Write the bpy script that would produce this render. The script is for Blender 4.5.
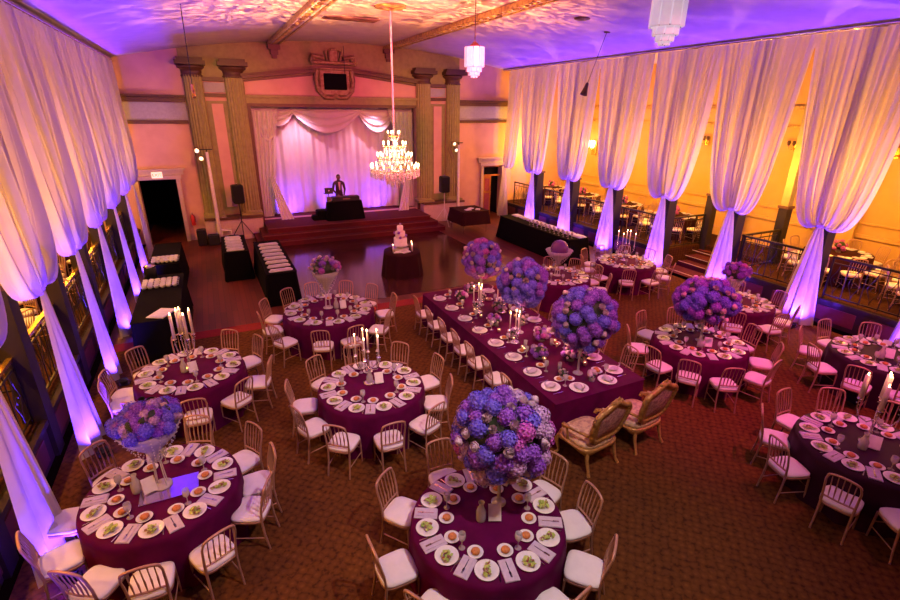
import bpy, math, random
from mathutils import Vector, Matrix
for o in list(bpy.data.objects): bpy.data.objects.remove(o, do_unlink=True)
SC = bpy.context.scene
COL = SC.collection
PI = math.pi
rnd = random.Random(7)
def R(a): return math.radians(a)

# ------------------------------------------------------------------ camera
cam_d = bpy.data.cameras.new('camera'); cam = bpy.data.objects.new('camera', cam_d); COL.objects.link(cam)
cam_d.sensor_width = 36; cam_d.lens = 491.8 / 900 * 36; cam_d.clip_start = .05; cam_d.clip_end = 200
_r = Matrix(((0.90301163, -0.14741844, 0.40353167), (-0.42952839, -0.328776, 0.8410777), (0.00868117, -0.93283125, -0.36020895)))
_m = Matrix(((_r[0][0], -_r[0][1], -_r[0][2], 0), (_r[1][0], -_r[1][1], -_r[1][2], 0), (_r[2][0], -_r[2][1], -_r[2][2], 5.0), (0, 0, 0, 1)))
cam.matrix_world = _m
SC.camera = cam

# ------------------------------------------------------------------ world and exposure
SC.view_settings.view_transform = 'Standard'; SC.view_settings.look = 'None'; SC.view_settings.gamma = 1
SC.view_settings.use_curve_mapping = False
SC.view_settings.exposure = 0.3
W = bpy.data.worlds.new('world'); SC.world = W; W.use_nodes = True
W.node_tree.nodes['Background'].inputs[0].default_value = (.20, .04, .10, 1)
W.node_tree.nodes['Background'].inputs[1].default_value = .008
try:
    SC.cycles.use_denoising = True; SC.cycles.max_bounces = 6; SC.cycles.diffuse_bounces = 1; SC.cycles.transparent_max_bounces = 12
    SC.cycles.sample_clamp_indirect = 4; SC.cycles.caustics_reflective = False; SC.cycles.caustics_refractive = False
except Exception: pass

# ------------------------------------------------------------------ lights
def light(kind, name, loc, power, color, aim=None, size=60, blend=.6, radius=.08, sx=1, sy=1, spread=None):
    d = bpy.data.lights.new(name, kind); d.energy = power; d.color = color
    o = bpy.data.objects.new(name, d); COL.objects.link(o); o.location = loc
    if kind == 'SPOT': d.spot_size = R(size); d.spot_blend = blend; d.shadow_soft_size = radius
    if kind == 'POINT': d.shadow_soft_size = radius
    if kind == 'AREA':
        d.shape = 'RECTANGLE'; d.size = sx; d.size_y = sy
        if spread: d.spread = R(spread)
    if aim is not None:
        o.rotation_euler = (Vector(aim) - Vector(loc)).to_track_quat('-Z', 'Y').to_euler()
    return o
RY = [6.7, 9.05, 11.44, 13.85, 16.3, 18.8]          # right drapes along the wall
LY = [5.95, 8.3, 10.6, 12.95, 15.3, 17.6]           # left drapes
XR, XL = 13.1, -2.4
# added fill spots without fixtures for the tables, floor, stage wall and columns
light('SPOT', 'fill_front', (3.0, 1.5, 6.6), 760, (1, .72, .68), (2.4, 4.2, 0), 84, 1, .12)
light('SPOT', 'fill_left', (1.5, 2.5, 6.6), 330, (1, .30, .56), (-.4, 7.4, 0), 66, 1, .12)
light('SPOT', 'fill_middle', (4.0, 4.5, 6.8), 700, (1, .38, .24), (3.4, 9.2, 0), 72, 1, .12)
light('SPOT', 'fill_head', (5.3, 3.2, 6.8), 430, (1, .30, .46), (6.0, 8.5, 0), 70, 1, .12)
light('SPOT', 'fill_right', (7.5, 2.5, 6.7), 1500, (1, .09, .28), (9.8, 7.0, 0), 92, 1, .12)
light('SPOT', 'fill_far_right', (8.0, 1.0, 6.7), 260, (1, .26, .62), (9.5, 3.2, 0), 85, 1, .12)
light('SPOT', 'fill_stage', (5.3, 8.0, 6.9), 3400, (1, .08, .15), (5.3, 22, 3.6), 66, 1, .12)
light('SPOT', 'fill_floor', (5.0, 8.4, 6.9), 420, (1, .07, .06), (5.0, 16, 0), 90, 1, .12)
for x, px in ((1.0, .9), (9.4, 9.3)):
    light('SPOT', 'fill_column', (px, 15.5, 6.6), 620, (1, .50, .10), (x, 22, 4.2), 62, .9, .1)
for x in (3.5, 7.0):
    light('SPOT', 'stage_downlight', (x, 21.9, 5.0), 220, (1, .42, .66), (x * .8 + 1.05, 22.9, 2.6), 95, .9, .05)
# uplights at the foot of every drape, and behind them the warm light of the side aisles
for i, y in enumerate(RY + [4.3]):
    light('SPOT', 'uplight_right', (XR - .52, y - .25, .16), 600, (.12, .03, 1), (XR + .05, y + .05, .9), 110, .9, .03)
    light('SPOT', 'ceiling_beam_right', (XR - .56, y - .12, .18), 900, (.08, .010, 1), (XR - 1.4, y, 6.9), 62, 1, .03)
for i, y in enumerate(LY + [3.9]):
    light('SPOT', 'uplight_left', (XL + .32, y - .46, .16), 260, (.10, .03, 1), (XL + .05, y + .1, 1.1), 110, .9, .03)
    light('SPOT', 'ceiling_beam_left', (XL + .34, y - .46, .20), 950, (.08, .010, 1), (XL + 1.5, y, 6.7), 62, 1, .03)
for y in (4.3, 6.7, 9.05, 11.44, 13.85, 16.3, 18.8, 21.0):
    light('POINT', 'aisle_lamp_right', (14.4, y + .0, 3.4), 270, (1, .42, .04), radius=.08)
    light('SPOT', 'aisle_down_right', (14.6, y, 6.4), 20, (1, .36, .03), (17.1, y, 2.6), 100, 1, .2)
for y in (4.0, 5.95, 8.3, 10.6, 12.95, 15.3, 17.6, 19.8):
    light('POINT', 'aisle_lamp_left', (-3.7, y + .0, 3.5), 190, (1, .42, .05), radius=.08)
    light('SPOT', 'aisle_down_left', (-4.2, y, 6.2), 30, (1, .42, .06), (-6.4, y, 2.5), 100, 1, .2)
light('AREA', 'wash_strip_right', (XR - .15, 10.5, 6.50), 80, (.20, .035, 1), (XR - 2.6, 10.5, 7.5), sx=22, sy=.1)  # added unseen strips, both sides, that wash the ceiling edges blue-violet
light('AREA', 'wash_strip_left', (XL + .15, 10.5, 6.46), 80, (.20, .035, 1), (XL + 2.4, 10.5, 7.5), sx=22, sy=.1)
for x in (3.05, 5.0, 6.95):
    light('SPOT', 'uplight_stage', (x, 22.25, .66), 190, (.10, .03, 1), (x, 22.9, 1.15), 110, .9, .05)
# ceiling wash, and added noise spots imitating the chandelier's broken amber reflections
light('SPOT', 'ceiling_wash', (5.2, 9.5, 3.6), 900, (1, .13, .20), (5.2, 14.0, 7.2), 125, 1, .2)
def noise_spot(loc, aim, power, seed):
    g = light('SPOT', 'added_pattern_light', loc, power, (1, .38, .12), aim, 128, .6, .01)
    g.data.use_nodes = True; nt = g.data.node_tree; em = [n for n in nt.nodes if n.type == 'EMISSION'][0]
    tc = nt.nodes.new('ShaderNodeTexCoord'); mp = nt.nodes.new('ShaderNodeMapping'); mp.inputs['Scale'].default_value = (1, 1.9, 1); mp.inputs['Location'].default_value = (seed, 0, 0)
    nz = nt.nodes.new('ShaderNodeTexNoise'); nz.inputs['Scale'].default_value = 13; nz.inputs['Detail'].default_value = 4; nz.inputs['Distortion'].default_value = 1.2
    cr = nt.nodes.new('ShaderNodeValToRGB'); cr.color_ramp.elements[0].position = .47; cr.color_ramp.elements[1].position = .66
    nt.links.new(tc.outputs['Normal'], mp.inputs[0]); nt.links.new(mp.outputs[0], nz.inputs['Vector']); nt.links.new(nz.outputs['Fac'], cr.inputs[0]); nt.links.new(cr.outputs[0], em.inputs['Strength'])
noise_spot((2.6, 13.4, 4.6), (2.5, 13.6, 7.2), 2300, 0); noise_spot((6.6, 12.6, 4.6), (6.6, 12.8, 7.2), 2000, 5)

# ------------------------------------------------------------------ materials
def mat(name, col, rough=.6, metal=0, noise=None, bump=None, emit=None, trans=0, spec=None, coat=0, alpha=None, ior=1.45):
    """noise = (scale, second colour, low, high); bump = (scale, strength)"""
    m = bpy.data.materials.new(name); m.use_nodes = True; t = m.node_tree; b = t.nodes['Principled BSDF']
    b.inputs['Base Color'].default_value = (*col, 1); b.inputs['Roughness'].default_value = rough; b.inputs['Metallic'].default_value = metal
    b.inputs['IOR'].default_value = ior
    if spec is not None: b.inputs['Specular IOR Level'].default_value = spec
    if coat: b.inputs['Coat Weight'].default_value = coat; b.inputs['Coat Roughness'].default_value = .12
    if trans: b.inputs['Transmission Weight'].default_value = trans
    if emit: b.inputs['Emission Color'].default_value = (*emit[0], 1); b.inputs['Emission Strength'].default_value = emit[1]
    if alpha is not None: b.inputs['Alpha'].default_value = alpha
    c = t.nodes.new('ShaderNodeTexCoord')
    s, c2, lo, hi = noise if noise else (14, tuple(v * .88 for v in col), .35, .7)
    n = t.nodes.new('ShaderNodeTexNoise'); n.inputs['Scale'].default_value = s; n.inputs['Detail'].default_value = 3
    r = t.nodes.new('ShaderNodeValToRGB'); r.color_ramp.elements[0].position = lo; r.color_ramp.elements[1].position = hi
    r.color_ramp.elements[0].color = (*col, 1); r.color_ramp.elements[1].color = (*c2, 1)
    t.links.new(c.outputs['Object'], n.inputs['Vector']); t.links.new(n.outputs['Fac'], r.inputs[0]); t.links.new(r.outputs[0], b.inputs['Base Color'])
    if bump:
        n2 = t.nodes.new('ShaderNodeTexNoise'); n2.inputs['Scale'].default_value = bump[0]
        bp = t.nodes.new('ShaderNodeBump'); bp.inputs['Strength'].default_value = bump[1]; bp.inputs['Distance'].default_value = .008
        t.links.new(c.outputs['Object'], n2.inputs['Vector']); t.links.new(n2.outputs['Fac'], bp.inputs['Height']); t.links.new(bp.outputs[0], b.inputs['Normal'])
    return m
def sheer(name, col, tl=.5, clear=.08):
    m = bpy.data.materials.new(name); m.use_nodes = True; t = m.node_tree; t.nodes.clear()
    out = t.nodes.new('ShaderNodeOutputMaterial'); d = t.nodes.new('ShaderNodeBsdfDiffuse'); tr = t.nodes.new('ShaderNodeBsdfTranslucent'); tp = t.nodes.new('ShaderNodeBsdfTransparent')
    c = t.nodes.new('ShaderNodeTexCoord'); n = t.nodes.new('ShaderNodeTexNoise'); n.inputs['Scale'].default_value = 3
    r = t.nodes.new('ShaderNodeValToRGB'); r.color_ramp.elements[0].color = (*col, 1); r.color_ramp.elements[1].color = (*[v * .86 for v in col], 1)
    t.links.new(c.outputs['Object'], n.inputs['Vector']); t.links.new(n.outputs['Fac'], r.inputs[0])
    for q in (d, tr): t.links.new(r.outputs[0], q.inputs['Color'])
    a = t.nodes.new('ShaderNodeMixShader'); a.inputs[0].default_value = tl; b = t.nodes.new('ShaderNodeMixShader'); b.inputs[0].default_value = clear
    t.links.new(d.outputs[0], a.inputs[1]); t.links.new(tr.outputs[0], a.inputs[2]); t.links.new(a.outputs[0], b.inputs[1]); t.links.new(tp.outputs[0], b.inputs[2]); t.links.new(b.outputs[0], out.inputs[0])
    return m
def thin_glass(name, col, clear, white):
    m = bpy.data.materials.new(name); m.use_nodes = True; t = m.node_tree; t.nodes.clear(); N = t.nodes.new
    out = N('ShaderNodeOutputMaterial'); tp = N('ShaderNodeBsdfTransparent'); g = N('ShaderNodeBsdfGlossy'); d = N('ShaderNodeBsdfDiffuse'); g.inputs['Roughness'].default_value = .08
    c = N('ShaderNodeTexCoord'); n = N('ShaderNodeTexNoise'); n.inputs['Scale'].default_value = 9; r = N('ShaderNodeValToRGB'); r.color_ramp.elements[0].color = (*col, 1); r.color_ramp.elements[1].color = (*[v * .9 for v in col], 1)
    t.links.new(c.outputs['Object'], n.inputs['Vector']); t.links.new(n.outputs['Fac'], r.inputs[0]); t.links.new(r.outputs[0], d.inputs['Color'])
    a = N('ShaderNodeMixShader'); b = N('ShaderNodeMixShader'); a.inputs[0].default_value = white
    t.links.new(tp.outputs[0], a.inputs[1]); t.links.new(d.outputs[0], a.inputs[2]); b.inputs[0].default_value = .14; t.links.new(a.outputs[0], b.inputs[1]); t.links.new(g.outputs[0], b.inputs[2]); t.links.new(b.outputs[0], out.inputs[0]); return m
def carpet(name, c1, c2, c3, scale, obj_scale=(1, 1, 1)):
    m = bpy.data.materials.new(name); m.use_nodes = True; t = m.node_tree; b = t.nodes['Principled BSDF']; b.inputs['Roughness'].default_value = .95; b.inputs['Specular IOR Level'].default_value = .1
    c = t.nodes.new('ShaderNodeTexCoord'); mp = t.nodes.new('ShaderNodeMapping'); mp.inputs['Rotation'].default_value = (0, 0, R(45)); mp.inputs['Scale'].default_value = obj_scale
    v = t.nodes.new('ShaderNodeTexVoronoi'); v.inputs['Scale'].default_value = scale; v.inputs['Randomness'].default_value = .35
    r = t.nodes.new('ShaderNodeValToRGB'); r.color_ramp.elements[0].position = .15; r.color_ramp.elements[1].position = .62
    r.color_ramp.elements[0].color = (*c1, 1); r.color_ramp.elements[1].color = (*c2, 1)
    n = t.nodes.new('ShaderNodeTexNoise'); n.inputs['Scale'].default_value = 22; n.inputs['Detail'].default_value = 5
    r2 = t.nodes.new('ShaderNodeValToRGB'); r2.color_ramp.elements[0].position = .4; r2.color_ramp.elements[1].position = .62
    mx = t.nodes.new('ShaderNodeMixRGB'); mx.inputs[2].default_value = (*c3, 1)
    t.links.new(c.outputs['Object'], mp.inputs[0]); t.links.new(mp.outputs[0], v.inputs['Vector']); t.links.new(v.outputs['Distance'], r.inputs[0])
    t.links.new(c.outputs['Object'], n.inputs['Vector']); t.links.new(n.outputs['Fac'], r2.inputs[0]); t.links.new(r2.outputs[0], mx.inputs[0]); t.links.new(r.outputs[0], mx.inputs[1]); t.links.new(mx.outputs[0], b.inputs['Base Color'])
    return m
def planks(name, c1, c2, rough):
    m = bpy.data.materials.new(name); m.use_nodes = True; t = m.node_tree; b = t.nodes['Principled BSDF']; b.inputs['Roughness'].default_value = rough
    c = t.nodes.new('ShaderNodeTexCoord'); mp = t.nodes.new('ShaderNodeMapping'); mp.inputs['Rotation'].default_value = (0, 0, R(90))
    k = t.nodes.new('ShaderNodeTexBrick'); k.inputs['Scale'].default_value = 1; k.inputs['Brick Width'].default_value = 1.4; k.inputs['Row Height'].default_value = .14; k.inputs['Mortar Size'].default_value = .004
    k.inputs['Color1'].default_value = (*c1, 1); k.inputs['Color2'].default_value = (*c2, 1); k.inputs['Mortar'].default_value = (.01, .004, .002, 1)
    t.links.new(c.outputs['Object'], mp.inputs[0]); t.links.new(mp.outputs[0], k.inputs['Vector']); t.links.new(k.outputs['Color'], b.inputs['Base Color'])
    return m
M = dict(
    drape=sheer('sheer_white_fabric', (.86, .79, .84), .50, .05),
    stage_cloth=sheer('stage_drape_fabric', (.86, .80, .80), .25, .0),
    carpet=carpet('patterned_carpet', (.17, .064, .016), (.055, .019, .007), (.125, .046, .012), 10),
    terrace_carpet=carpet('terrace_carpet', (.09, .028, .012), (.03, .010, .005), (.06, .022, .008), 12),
    red_carpet=mat('red_carpet', (.10, .006, .012), .95, noise=(30, (.07, .004, .009), .4, .6)), border=mat('red_border_carpet', (.26, .012, .014), .95, noise=(30, (.2, .010, .012), .4, .6)),
    wood_floor=planks('dark_plank_floor', (.16, .030, .014), (.09, .018, .010), .45), dance_floor=planks('polished_dance_floor', (.07, .018, .018), (.05, .014, .014), .14),
    ceiling=mat('ceiling_plaster', (.72, .58, .60), .9, noise=(2.5, (.64, .51, .53), .35, .7)),
    wall=mat('painted_wall', (.64, .36, .32), .85, noise=(2, (.58, .32, .28), .4, .7)),
    wall_band=mat('grey_frieze_band', (.40, .38, .44), .8),
    aisle_wall=mat('cream_aisle_wall', (.62, .37, .13), .85, noise=(1.5, (.56, .33, .10), .4, .7)),
    mould=mat('dark_moulding', (.11, .05, .03), .5), trim=mat('painted_trim', (.58, .42, .40), .6),
    column=mat('ochre_column', (.29, .25, .10), .6, noise=(6, (.24, .20, .08), .4, .7)),
    capital=mat('brown_capital', (.075, .03, .02), .5),
    gilt=mat('gilt_plaster', (.62, .42, .14), .45, .3, noise=(9, (.30, .18, .07), .4, .65), bump=(18, .5)),
    pillar=mat('dark_pillar', (.02, .012, .012), .6), panel=mat('maroon_panel', (.16, .03, .035), .55), panel_dark=mat('black_panel', (.03, .012, .014), .6),
    iron=mat('black_iron', (.025, .018, .015), .4, .4), brass=mat('brass_rail', (.85, .52, .12), .25, .9),
    plum=mat('plum_satin', (.10, .002, .056), .7, noise=(5, (.075, .0016, .042), .4, .7), spec=.08),
    black_cloth=mat('black_cloth', (.004, .003, .004), .9, spec=.1), dark_plum=mat('dark_plum_cloth', (.030, .003, .022), .6, spec=.2), mirror=mat('table_mirror', (.55, .45, .8), .08, 1), orb=mat('purple_glass', (.30, .08, .42), .08, trans=.55), crest=mat('bronzed_plaster', (.27, .20, .10), .5, .2, noise=(9, (.18, .09, .04), .4, .65), bump=(18, .5)), maroon_cloth=mat('maroon_cloth', (.035, .006, .010), .8, spec=.15),
    chair=mat('champagne_chair_paint', (.50, .28, .20), .38, .3), chair_gold=mat('gold_throne_paint', (.58, .33, .10), .38, .35, noise=(22, (.40, .20, .06), .4, .65)),
    pad=mat('white_seat_pad', (.86, .82, .82), .7, noise=(8, (.80, .76, .76), .4, .7)), rose_pad=mat('rose_upholstery', (.60, .32, .28), .6, noise=(26, (.38, .14, .16), .45, .6)),
    tan_pad=mat('tan_upholstery', (.72, .50, .28), .6, noise=(20, (.5, .3, .2), .45, .6)),
    china=mat('white_china', (.86, .85, .84), .2), gold_rim=mat('gold_plate_rim', (.7, .45, .15), .3, .8),
    leaf=mat('salad_green', (.34, .50, .08), .5, noise=(40, (.55, .62, .18), .4, .65)), tomato=mat('dark_salad_bits', (.20, .05, .03), .4, noise=(60, (.45, .35, .2), .5, .6)),
    bun=mat('baked_brown', (.62, .24, .07), .6, noise=(40, (.42, .13, .04), .4, .7)),
    napkin=mat('lilac_napkin', (.58, .50, .62), .7, noise=(30, (.50, .42, .55), .4, .7)), card=mat('white_card', (.85, .83, .84), .6),
    steel=mat('polished_steel', (.75, .72, .74), .18, 1), silver=mat('silver_plate', (.78, .72, .76), .2, .9),
    glass=thin_glass('clear_glass', (.97, .93, .98), .7, .34), crystal=mat('crystal_glass', (.92, .86, .84), .10, trans=.35), vase=thin_glass('frosted_trumpet_glass', (.92, .84, .96), .5, .50),
    water=thin_glass('iced_water', (.92, .86, .92), .6, .30),
    wax=mat('candle_wax', (.85, .70, .66), .5), flame=mat('candle_flame', (1, .6, .25), .5, emit=((1, .55, .2), 26)), votive=mat('lit_votive_glass', (.9, .6, .5), .2, trans=.5),
    purple=mat('purple_petals', (.20, .03, .52), .6, noise=(45, (.42, .16, .80), .4, .62)), blue=mat('blue_petals', (.10, .05, .66), .6, noise=(45, (.26, .20, .90), .4, .62)),
    magenta=mat('magenta_petals', (.46, .04, .46), .6, noise=(45, (.66, .18, .64), .4, .62)), pink=mat('pale_pink_petals', (.85, .52, .70), .6, noise=(45, (.95, .76, .84), .4, .6)),
    mauve=mat('mauve_petals', (.46, .22, .58), .6, noise=(45, (.70, .48, .76), .4, .6)),
    green=mat('foliage', (.025, .04, .014), .6), stem=mat('stem_green', (.08, .11, .04), .6),
    bulb=mat('lit_bulb', (1, .9, .7), .5, emit=((1, .66, .26), 10)), lampglow=mat('lamp_lens', (1, .85, .7), .5, emit=((1, .66, .36), 2.2)),
    shade=mat('ribbed_glass_shade', (.84, .76, .84), .3, trans=.15, emit=((1, .78, .95), .28)), sconce=mat('lit_sconce', (1, .9, .6), .5, emit=((1, .74, .34), 9)),
    black=mat('matt_black', (.012, .012, .014), .5), dark=mat('open_dark', (.004, .003, .004), .9), screen=mat('black_screen', (.004, .004, .005), .8, spec=.05),
    vent=mat('brown_grille', (.22, .13, .12), .6), white_pole=mat('white_pole_sleeve', (.78, .70, .74), .7), exit=mat('exit_face', (.9, .8, .7), .6, emit=((1, .62, .42), .9)), exit_red=mat('exit_letters', (.7, .05, .03), .6, emit=((1, .10, .05), .8)),
    skin=mat('skin', (.16, .08, .055), .5), suit=mat('dark_suit', (.045, .018, .03), .7), shirt=mat('shirt', (.6, .42, .45), .7), hair=mat('black_hair', (.01, .008, .008), .6),
    door=mat('brown_door_wood', (.50, .17, .04), .45, noise=(5, (.36, .12, .03), .4, .7)), door_pane=mat('door_pane', (.5, .10, .22), .2, trans=.3),
    icing=mat('white_icing', (.80, .70, .74), .5), extinguisher=mat('red_paint', (.5, .02, .03), .3))

# ------------------------------------------------------------------ mesh builder
class MB:
    def __init__(s): s.v = []; s.f = []; s.m = []; s.s = []; s.x = Matrix.Identity(4)
    def add(s, vs, fs, mi=0, smooth=False):
        n = len(s.v); s.v += [tuple(s.x @ Vector(v)) for v in vs]; s.f += [tuple(i + n for i in f) for f in fs]; s.m += [mi] * len(fs); s.s += [smooth] * len(fs); return s
    def box(s, c, d, rz=0, mi=0, bev=0, rx=0):
        x, y, z = d[0] / 2, d[1] / 2, d[2] / 2; q = Matrix.Rotation(rz, 3, 'Z') @ Matrix.Rotation(rx, 3, 'X'); c = Vector(c)
        if bev <= 0:
            vs = [c + q @ Vector((a * x, b * y, e * z)) for e in (-1, 1) for a, b in ((-1, -1), (1, -1), (1, 1), (-1, 1))]
            return s.add(vs, [(3, 2, 1, 0), (4, 5, 6, 7), (0, 1, 5, 4), (1, 2, 6, 5), (2, 3, 7, 6), (3, 0, 4, 7)], mi)
        b = min(bev, x * .9, y * .9, z * .9); vs = []
        for (e, k) in ((-z, b), (-z + b, 0), (z - b, 0), (z, b)):
            for sx, sy in ((-1, -1), (1, -1), (1, 1), (-1, 1)):
                px, py = sx * (x - k), sy * (y - k)
                a1 = (px, sy * (y - k - b)) ; a2 = (sx * (x - k - b), py)
                pr_ = [a1, a2] if (sx, sy) in ((1, 1), (-1, -1)) else [a2, a1]
                vs += [c + q @ Vector((*p_, e)) for p_ in pr_]
        fs = [tuple(range(7, -1, -1)), tuple(range(24, 32))]
        for l in range(3):
            for i in range(8): j = (i + 1) % 8; fs.append((l * 8 + i, l * 8 + j, l * 8 + 8 + j, l * 8 + 8 + i))
        return s.add(vs, fs, mi)
    def tube(s, pts, r, n=8, mi=0, close=False, caps=True, flat=1):
        pts = [Vector(p) for p in pts]; N = len(pts); rs = r if isinstance(r, (list, tuple)) else [r] * N; vs = []; fs = []
        up = None
        for i, p in enumerate(pts):
            a = pts[(i - 1) % N] if (close or i) else p; b = pts[(i + 1) % N] if (close or i < N - 1) else p
            t = (b - a); t = t.normalized() if t.length > 1e-9 else Vector((0, 0, 1))
            if up is None: up = Vector((0, 0, 1)) if abs(t.z) < .9 else Vector((0, 1, 0))
            u = t.cross(up); u = u.normalized() if u.length > 1e-6 else t.cross(Vector((1, 0, 0))).normalized(); w = u.cross(t); up = w
            for k in range(n): an = 2 * PI * k / n; vs.append(p + u * math.cos(an) * rs[i] + w * math.sin(an) * rs[i] * flat)
        for i in range(N if close else N - 1):
            for k in range(n): j = (i + 1) % N; fs.append((i * n + k, i * n + (k + 1) % n, j * n + (k + 1) % n, j * n + k))
        s.add(vs, fs, mi, n > 4)
        if caps and not close:
            s.add(vs[:n], [tuple(range(n))[::-1]], mi); s.add(vs[-n:], [tuple(range(n))], mi)
        return s
    def lathe(s, prof, c=(0, 0, 0), n=20, mi=0, smooth=True, sy=1):
        vs = []; fs = []; c = Vector(c)
        for r_, z in prof:
            for k in range(n): a = 2 * PI * k / n; vs.append(c + Vector((r_ * math.cos(a), r_ * math.sin(a) * sy, z)))
        for i in range(len(prof) - 1):
            for k in range(n): fs.append((i * n + k, i * n + (k + 1) % n, (i + 1) * n + (k + 1) % n, (i + 1) * n + k))
        return s.add(vs, fs, mi, smooth)
    def ball(s, c, r, n=10, m=6, mi=0):
        r = (r, r, r) if not isinstance(r, (tuple, list)) else r; c = Vector(c); vs = [c + Vector((0, 0, -r[2]))]; fs = []
        for i in range(1, m):
            b = -PI / 2 + PI * i / m
            for k in range(n): a = 2 * PI * k / n; vs.append(c + Vector((r[0] * math.cos(b) * math.cos(a), r[1] * math.cos(b) * math.sin(a), r[2] * math.sin(b))))
        vs.append(c + Vector((0, 0, r[2]))); L = len(vs) - 1
        for k in range(n):
            fs.append((0, 1 + (k + 1) % n, 1 + k)); fs.append((L, 1 + (m - 2) * n + k, 1 + (m - 2) * n + (k + 1) % n))
            for i in range(m - 2): fs.append((1 + i * n + k, 1 + i * n + (k + 1) % n, 1 + (i + 1) * n + (k + 1) % n, 1 + (i + 1) * n + k))
        return s.add(vs, fs, mi, True)
    def grid(s, fn, nu, nv, mi=0, closed=False, smooth=True):
        vs = [fn(i / nu, j / nv) for j in range(nv + 1) for i in range(nu if closed else nu + 1)]; w = nu if closed else nu + 1; fs = []
        for j in range(nv):
            for i in range(nu): k = (i + 1) % w if closed else i + 1; fs.append((j * w + i, j * w + k, (j + 1) * w + k, (j + 1) * w + i))
        return s.add(vs, fs, mi, smooth)
    def prism(s, poly, z0, z1, mi=0, axis='Z'):
        n = len(poly); f = (lambda p, z: (p[0], p[1], z)) if axis == 'Z' else ((lambda p, z: (p[0], z, p[1])) if axis == 'Y' else (lambda p, z: (z, p[0], p[1])))
        return s.add([f(p, z0) for p in poly] + [f(p, z1) for p in poly], [tuple(range(n))[::-1], tuple(range(n, 2 * n))] + [(i, (i + 1) % n, n + (i + 1) % n, n + i) for i in range(n)], mi)
    def build(s, name, m, parent=None, loc=None):
        me = bpy.data.meshes.new(name); me.from_pydata(s.v, [], s.f)
        for q in (m if isinstance(m, (list, tuple)) else [m]): me.materials.append(M[q])
        me.polygons.foreach_set('material_index', s.m); me.polygons.foreach_set('use_smooth', s.s); me.update()
        o = bpy.data.objects.new(name, me); COL.objects.link(o)
        if parent: o.parent = parent
        if loc is not None: o.location = loc
        return o
def tag(o, label=None, cat=None, group=None, kind=None):
    for k, v in (('label', label), ('category', cat), ('group', group), ('kind', kind)):
        if v: o[k] = v
    return o
def thing(name, label, cat, loc=(0, 0, 0), rz=0, group=None):
    o = bpy.data.objects.new(name, None); COL.objects.link(o); o.location = loc; o.rotation_euler.z = rz; o.empty_display_size = .1
    return tag(o, label, cat, group)
def struct(o): o['kind'] = 'structure'; return o
KIDS = {}
def kids(o):
    if o.name not in KIDS: KIDS[o.name] = list(o.children)
    return KIDS[o.name]
def copy_tree(o, parent=None):
    c = o.copy(); COL.objects.link(c)
    if parent: c.parent = parent
    for k in kids(o): copy_tree(k, c)
    return c
class Proto:
    """first use moves the source itself, later uses copy it"""
    def __init__(s, root): s.root = root; s.used = False; kids(root); [kids(k) for k in root.children]
    def put(s, loc, rz=0, label=None, group=None, scale=None):
        o = copy_tree(s.root) if s.used else s.root
        s.used = True; o.location = loc; o.rotation_euler = (0, 0, rz)
        if scale: o.scale = (scale,) * 3 if not isinstance(scale, tuple) else scale
        if label: o['label'] = label
        if group: o['group'] = group
        return o

# ------------------------------------------------------------------ the hall
YB = 22.0; XW0, XW1 = -2.75, 13.65; XO0, XO1 = -6.6, 17.2; YF = -2.5; ZT = .65
def ceil_z(x): return 7.5 - .9 * ((x - 5.35) / 8.3) ** 2 + .013 * (x - 5.35)
b = MB().box((5.3, (YF + 12.1) / 2, -.05), (15.9, 12.1 - YF, .1)); struct(b.build('floor', 'carpet'))
b = MB().box((5.3, (12.1 + 26) / 2, -.06), (15.9, 13.9, .12)); struct(b.build('floor', 'wood_floor'))
b = MB().box((5.2, 16.1, .004), (7.2, 7.0, .008)); struct(b.build('floor', 'dance_floor'))
b = MB().box((5.3, 12.0, .004), (15.6, .42, .008)); struct(b.build('trim_1', 'border'))
b = MB(); b.grid(lambda u, v: (XW0 - .3 + u * 17.0, YF + v * (YB + .3 - YF), ceil_z(XW0 - .3 + u * 17.0)), 48, 10)
b.grid(lambda u, v: (XW0 - .3 + u * 17.0, YF + v * (YB + .3 - YF), ceil_z(XW0 - .3 + u * 17.0) + .15), 48, 1); struct(b.build('ceiling', 'ceiling'))
b = MB().box(((XO0 + XW0) / 2 - .1, 9.75, 6.75), (XW0 - XO0 + .2, 24.6, .2)); struct(b.build('ceiling', 'ceiling'))
b = MB().box(((XO1 + XW1) / 2 + .2, 9.75, 6.95), (XO1 - XW1 + .4, 24.6, .2)); struct(b.build('ceiling', 'ceiling'))
# outer walls of the two raised side aisles
b = MB().box((XO0 - .1, 9.75, 3.4), (.2, 24.6, 7)); struct(b.build('wall_left', 'aisle_wall'))
b = MB().box((XO1 + .1, 9.75, 3.4), (.2, 24.6, 7.2)); struct(b.build('wall_right', 'aisle_wall'))
b = MB().box((5.3, YF - .1, 3.8), (24.2, .2, 7.8)); struct(b.build('wall_front', 'wall'))
for n_, (x, s) in enumerate(((XO0 + .04, 1), (XO1 - .04, -1))):
    b = MB().box((x, 9.75, 1.62), (.07, 24.4, .1)).box((x, 9.75, 2.0), (.05, 24.4, .05)).box((x, 9.75, .8), (.08, 24.4, .3)); struct(b.build('trim_%d' % (2 + n_), 'aisle_wall'))
    b = MB().box((x, 9.75, 5.15), (.09, 24.4, .14)).box((x, 9.75, 4.6), (.05, 24.4, .06)); struct(b.build('trim_%d' % (4 + n_), 'gilt'))
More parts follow.
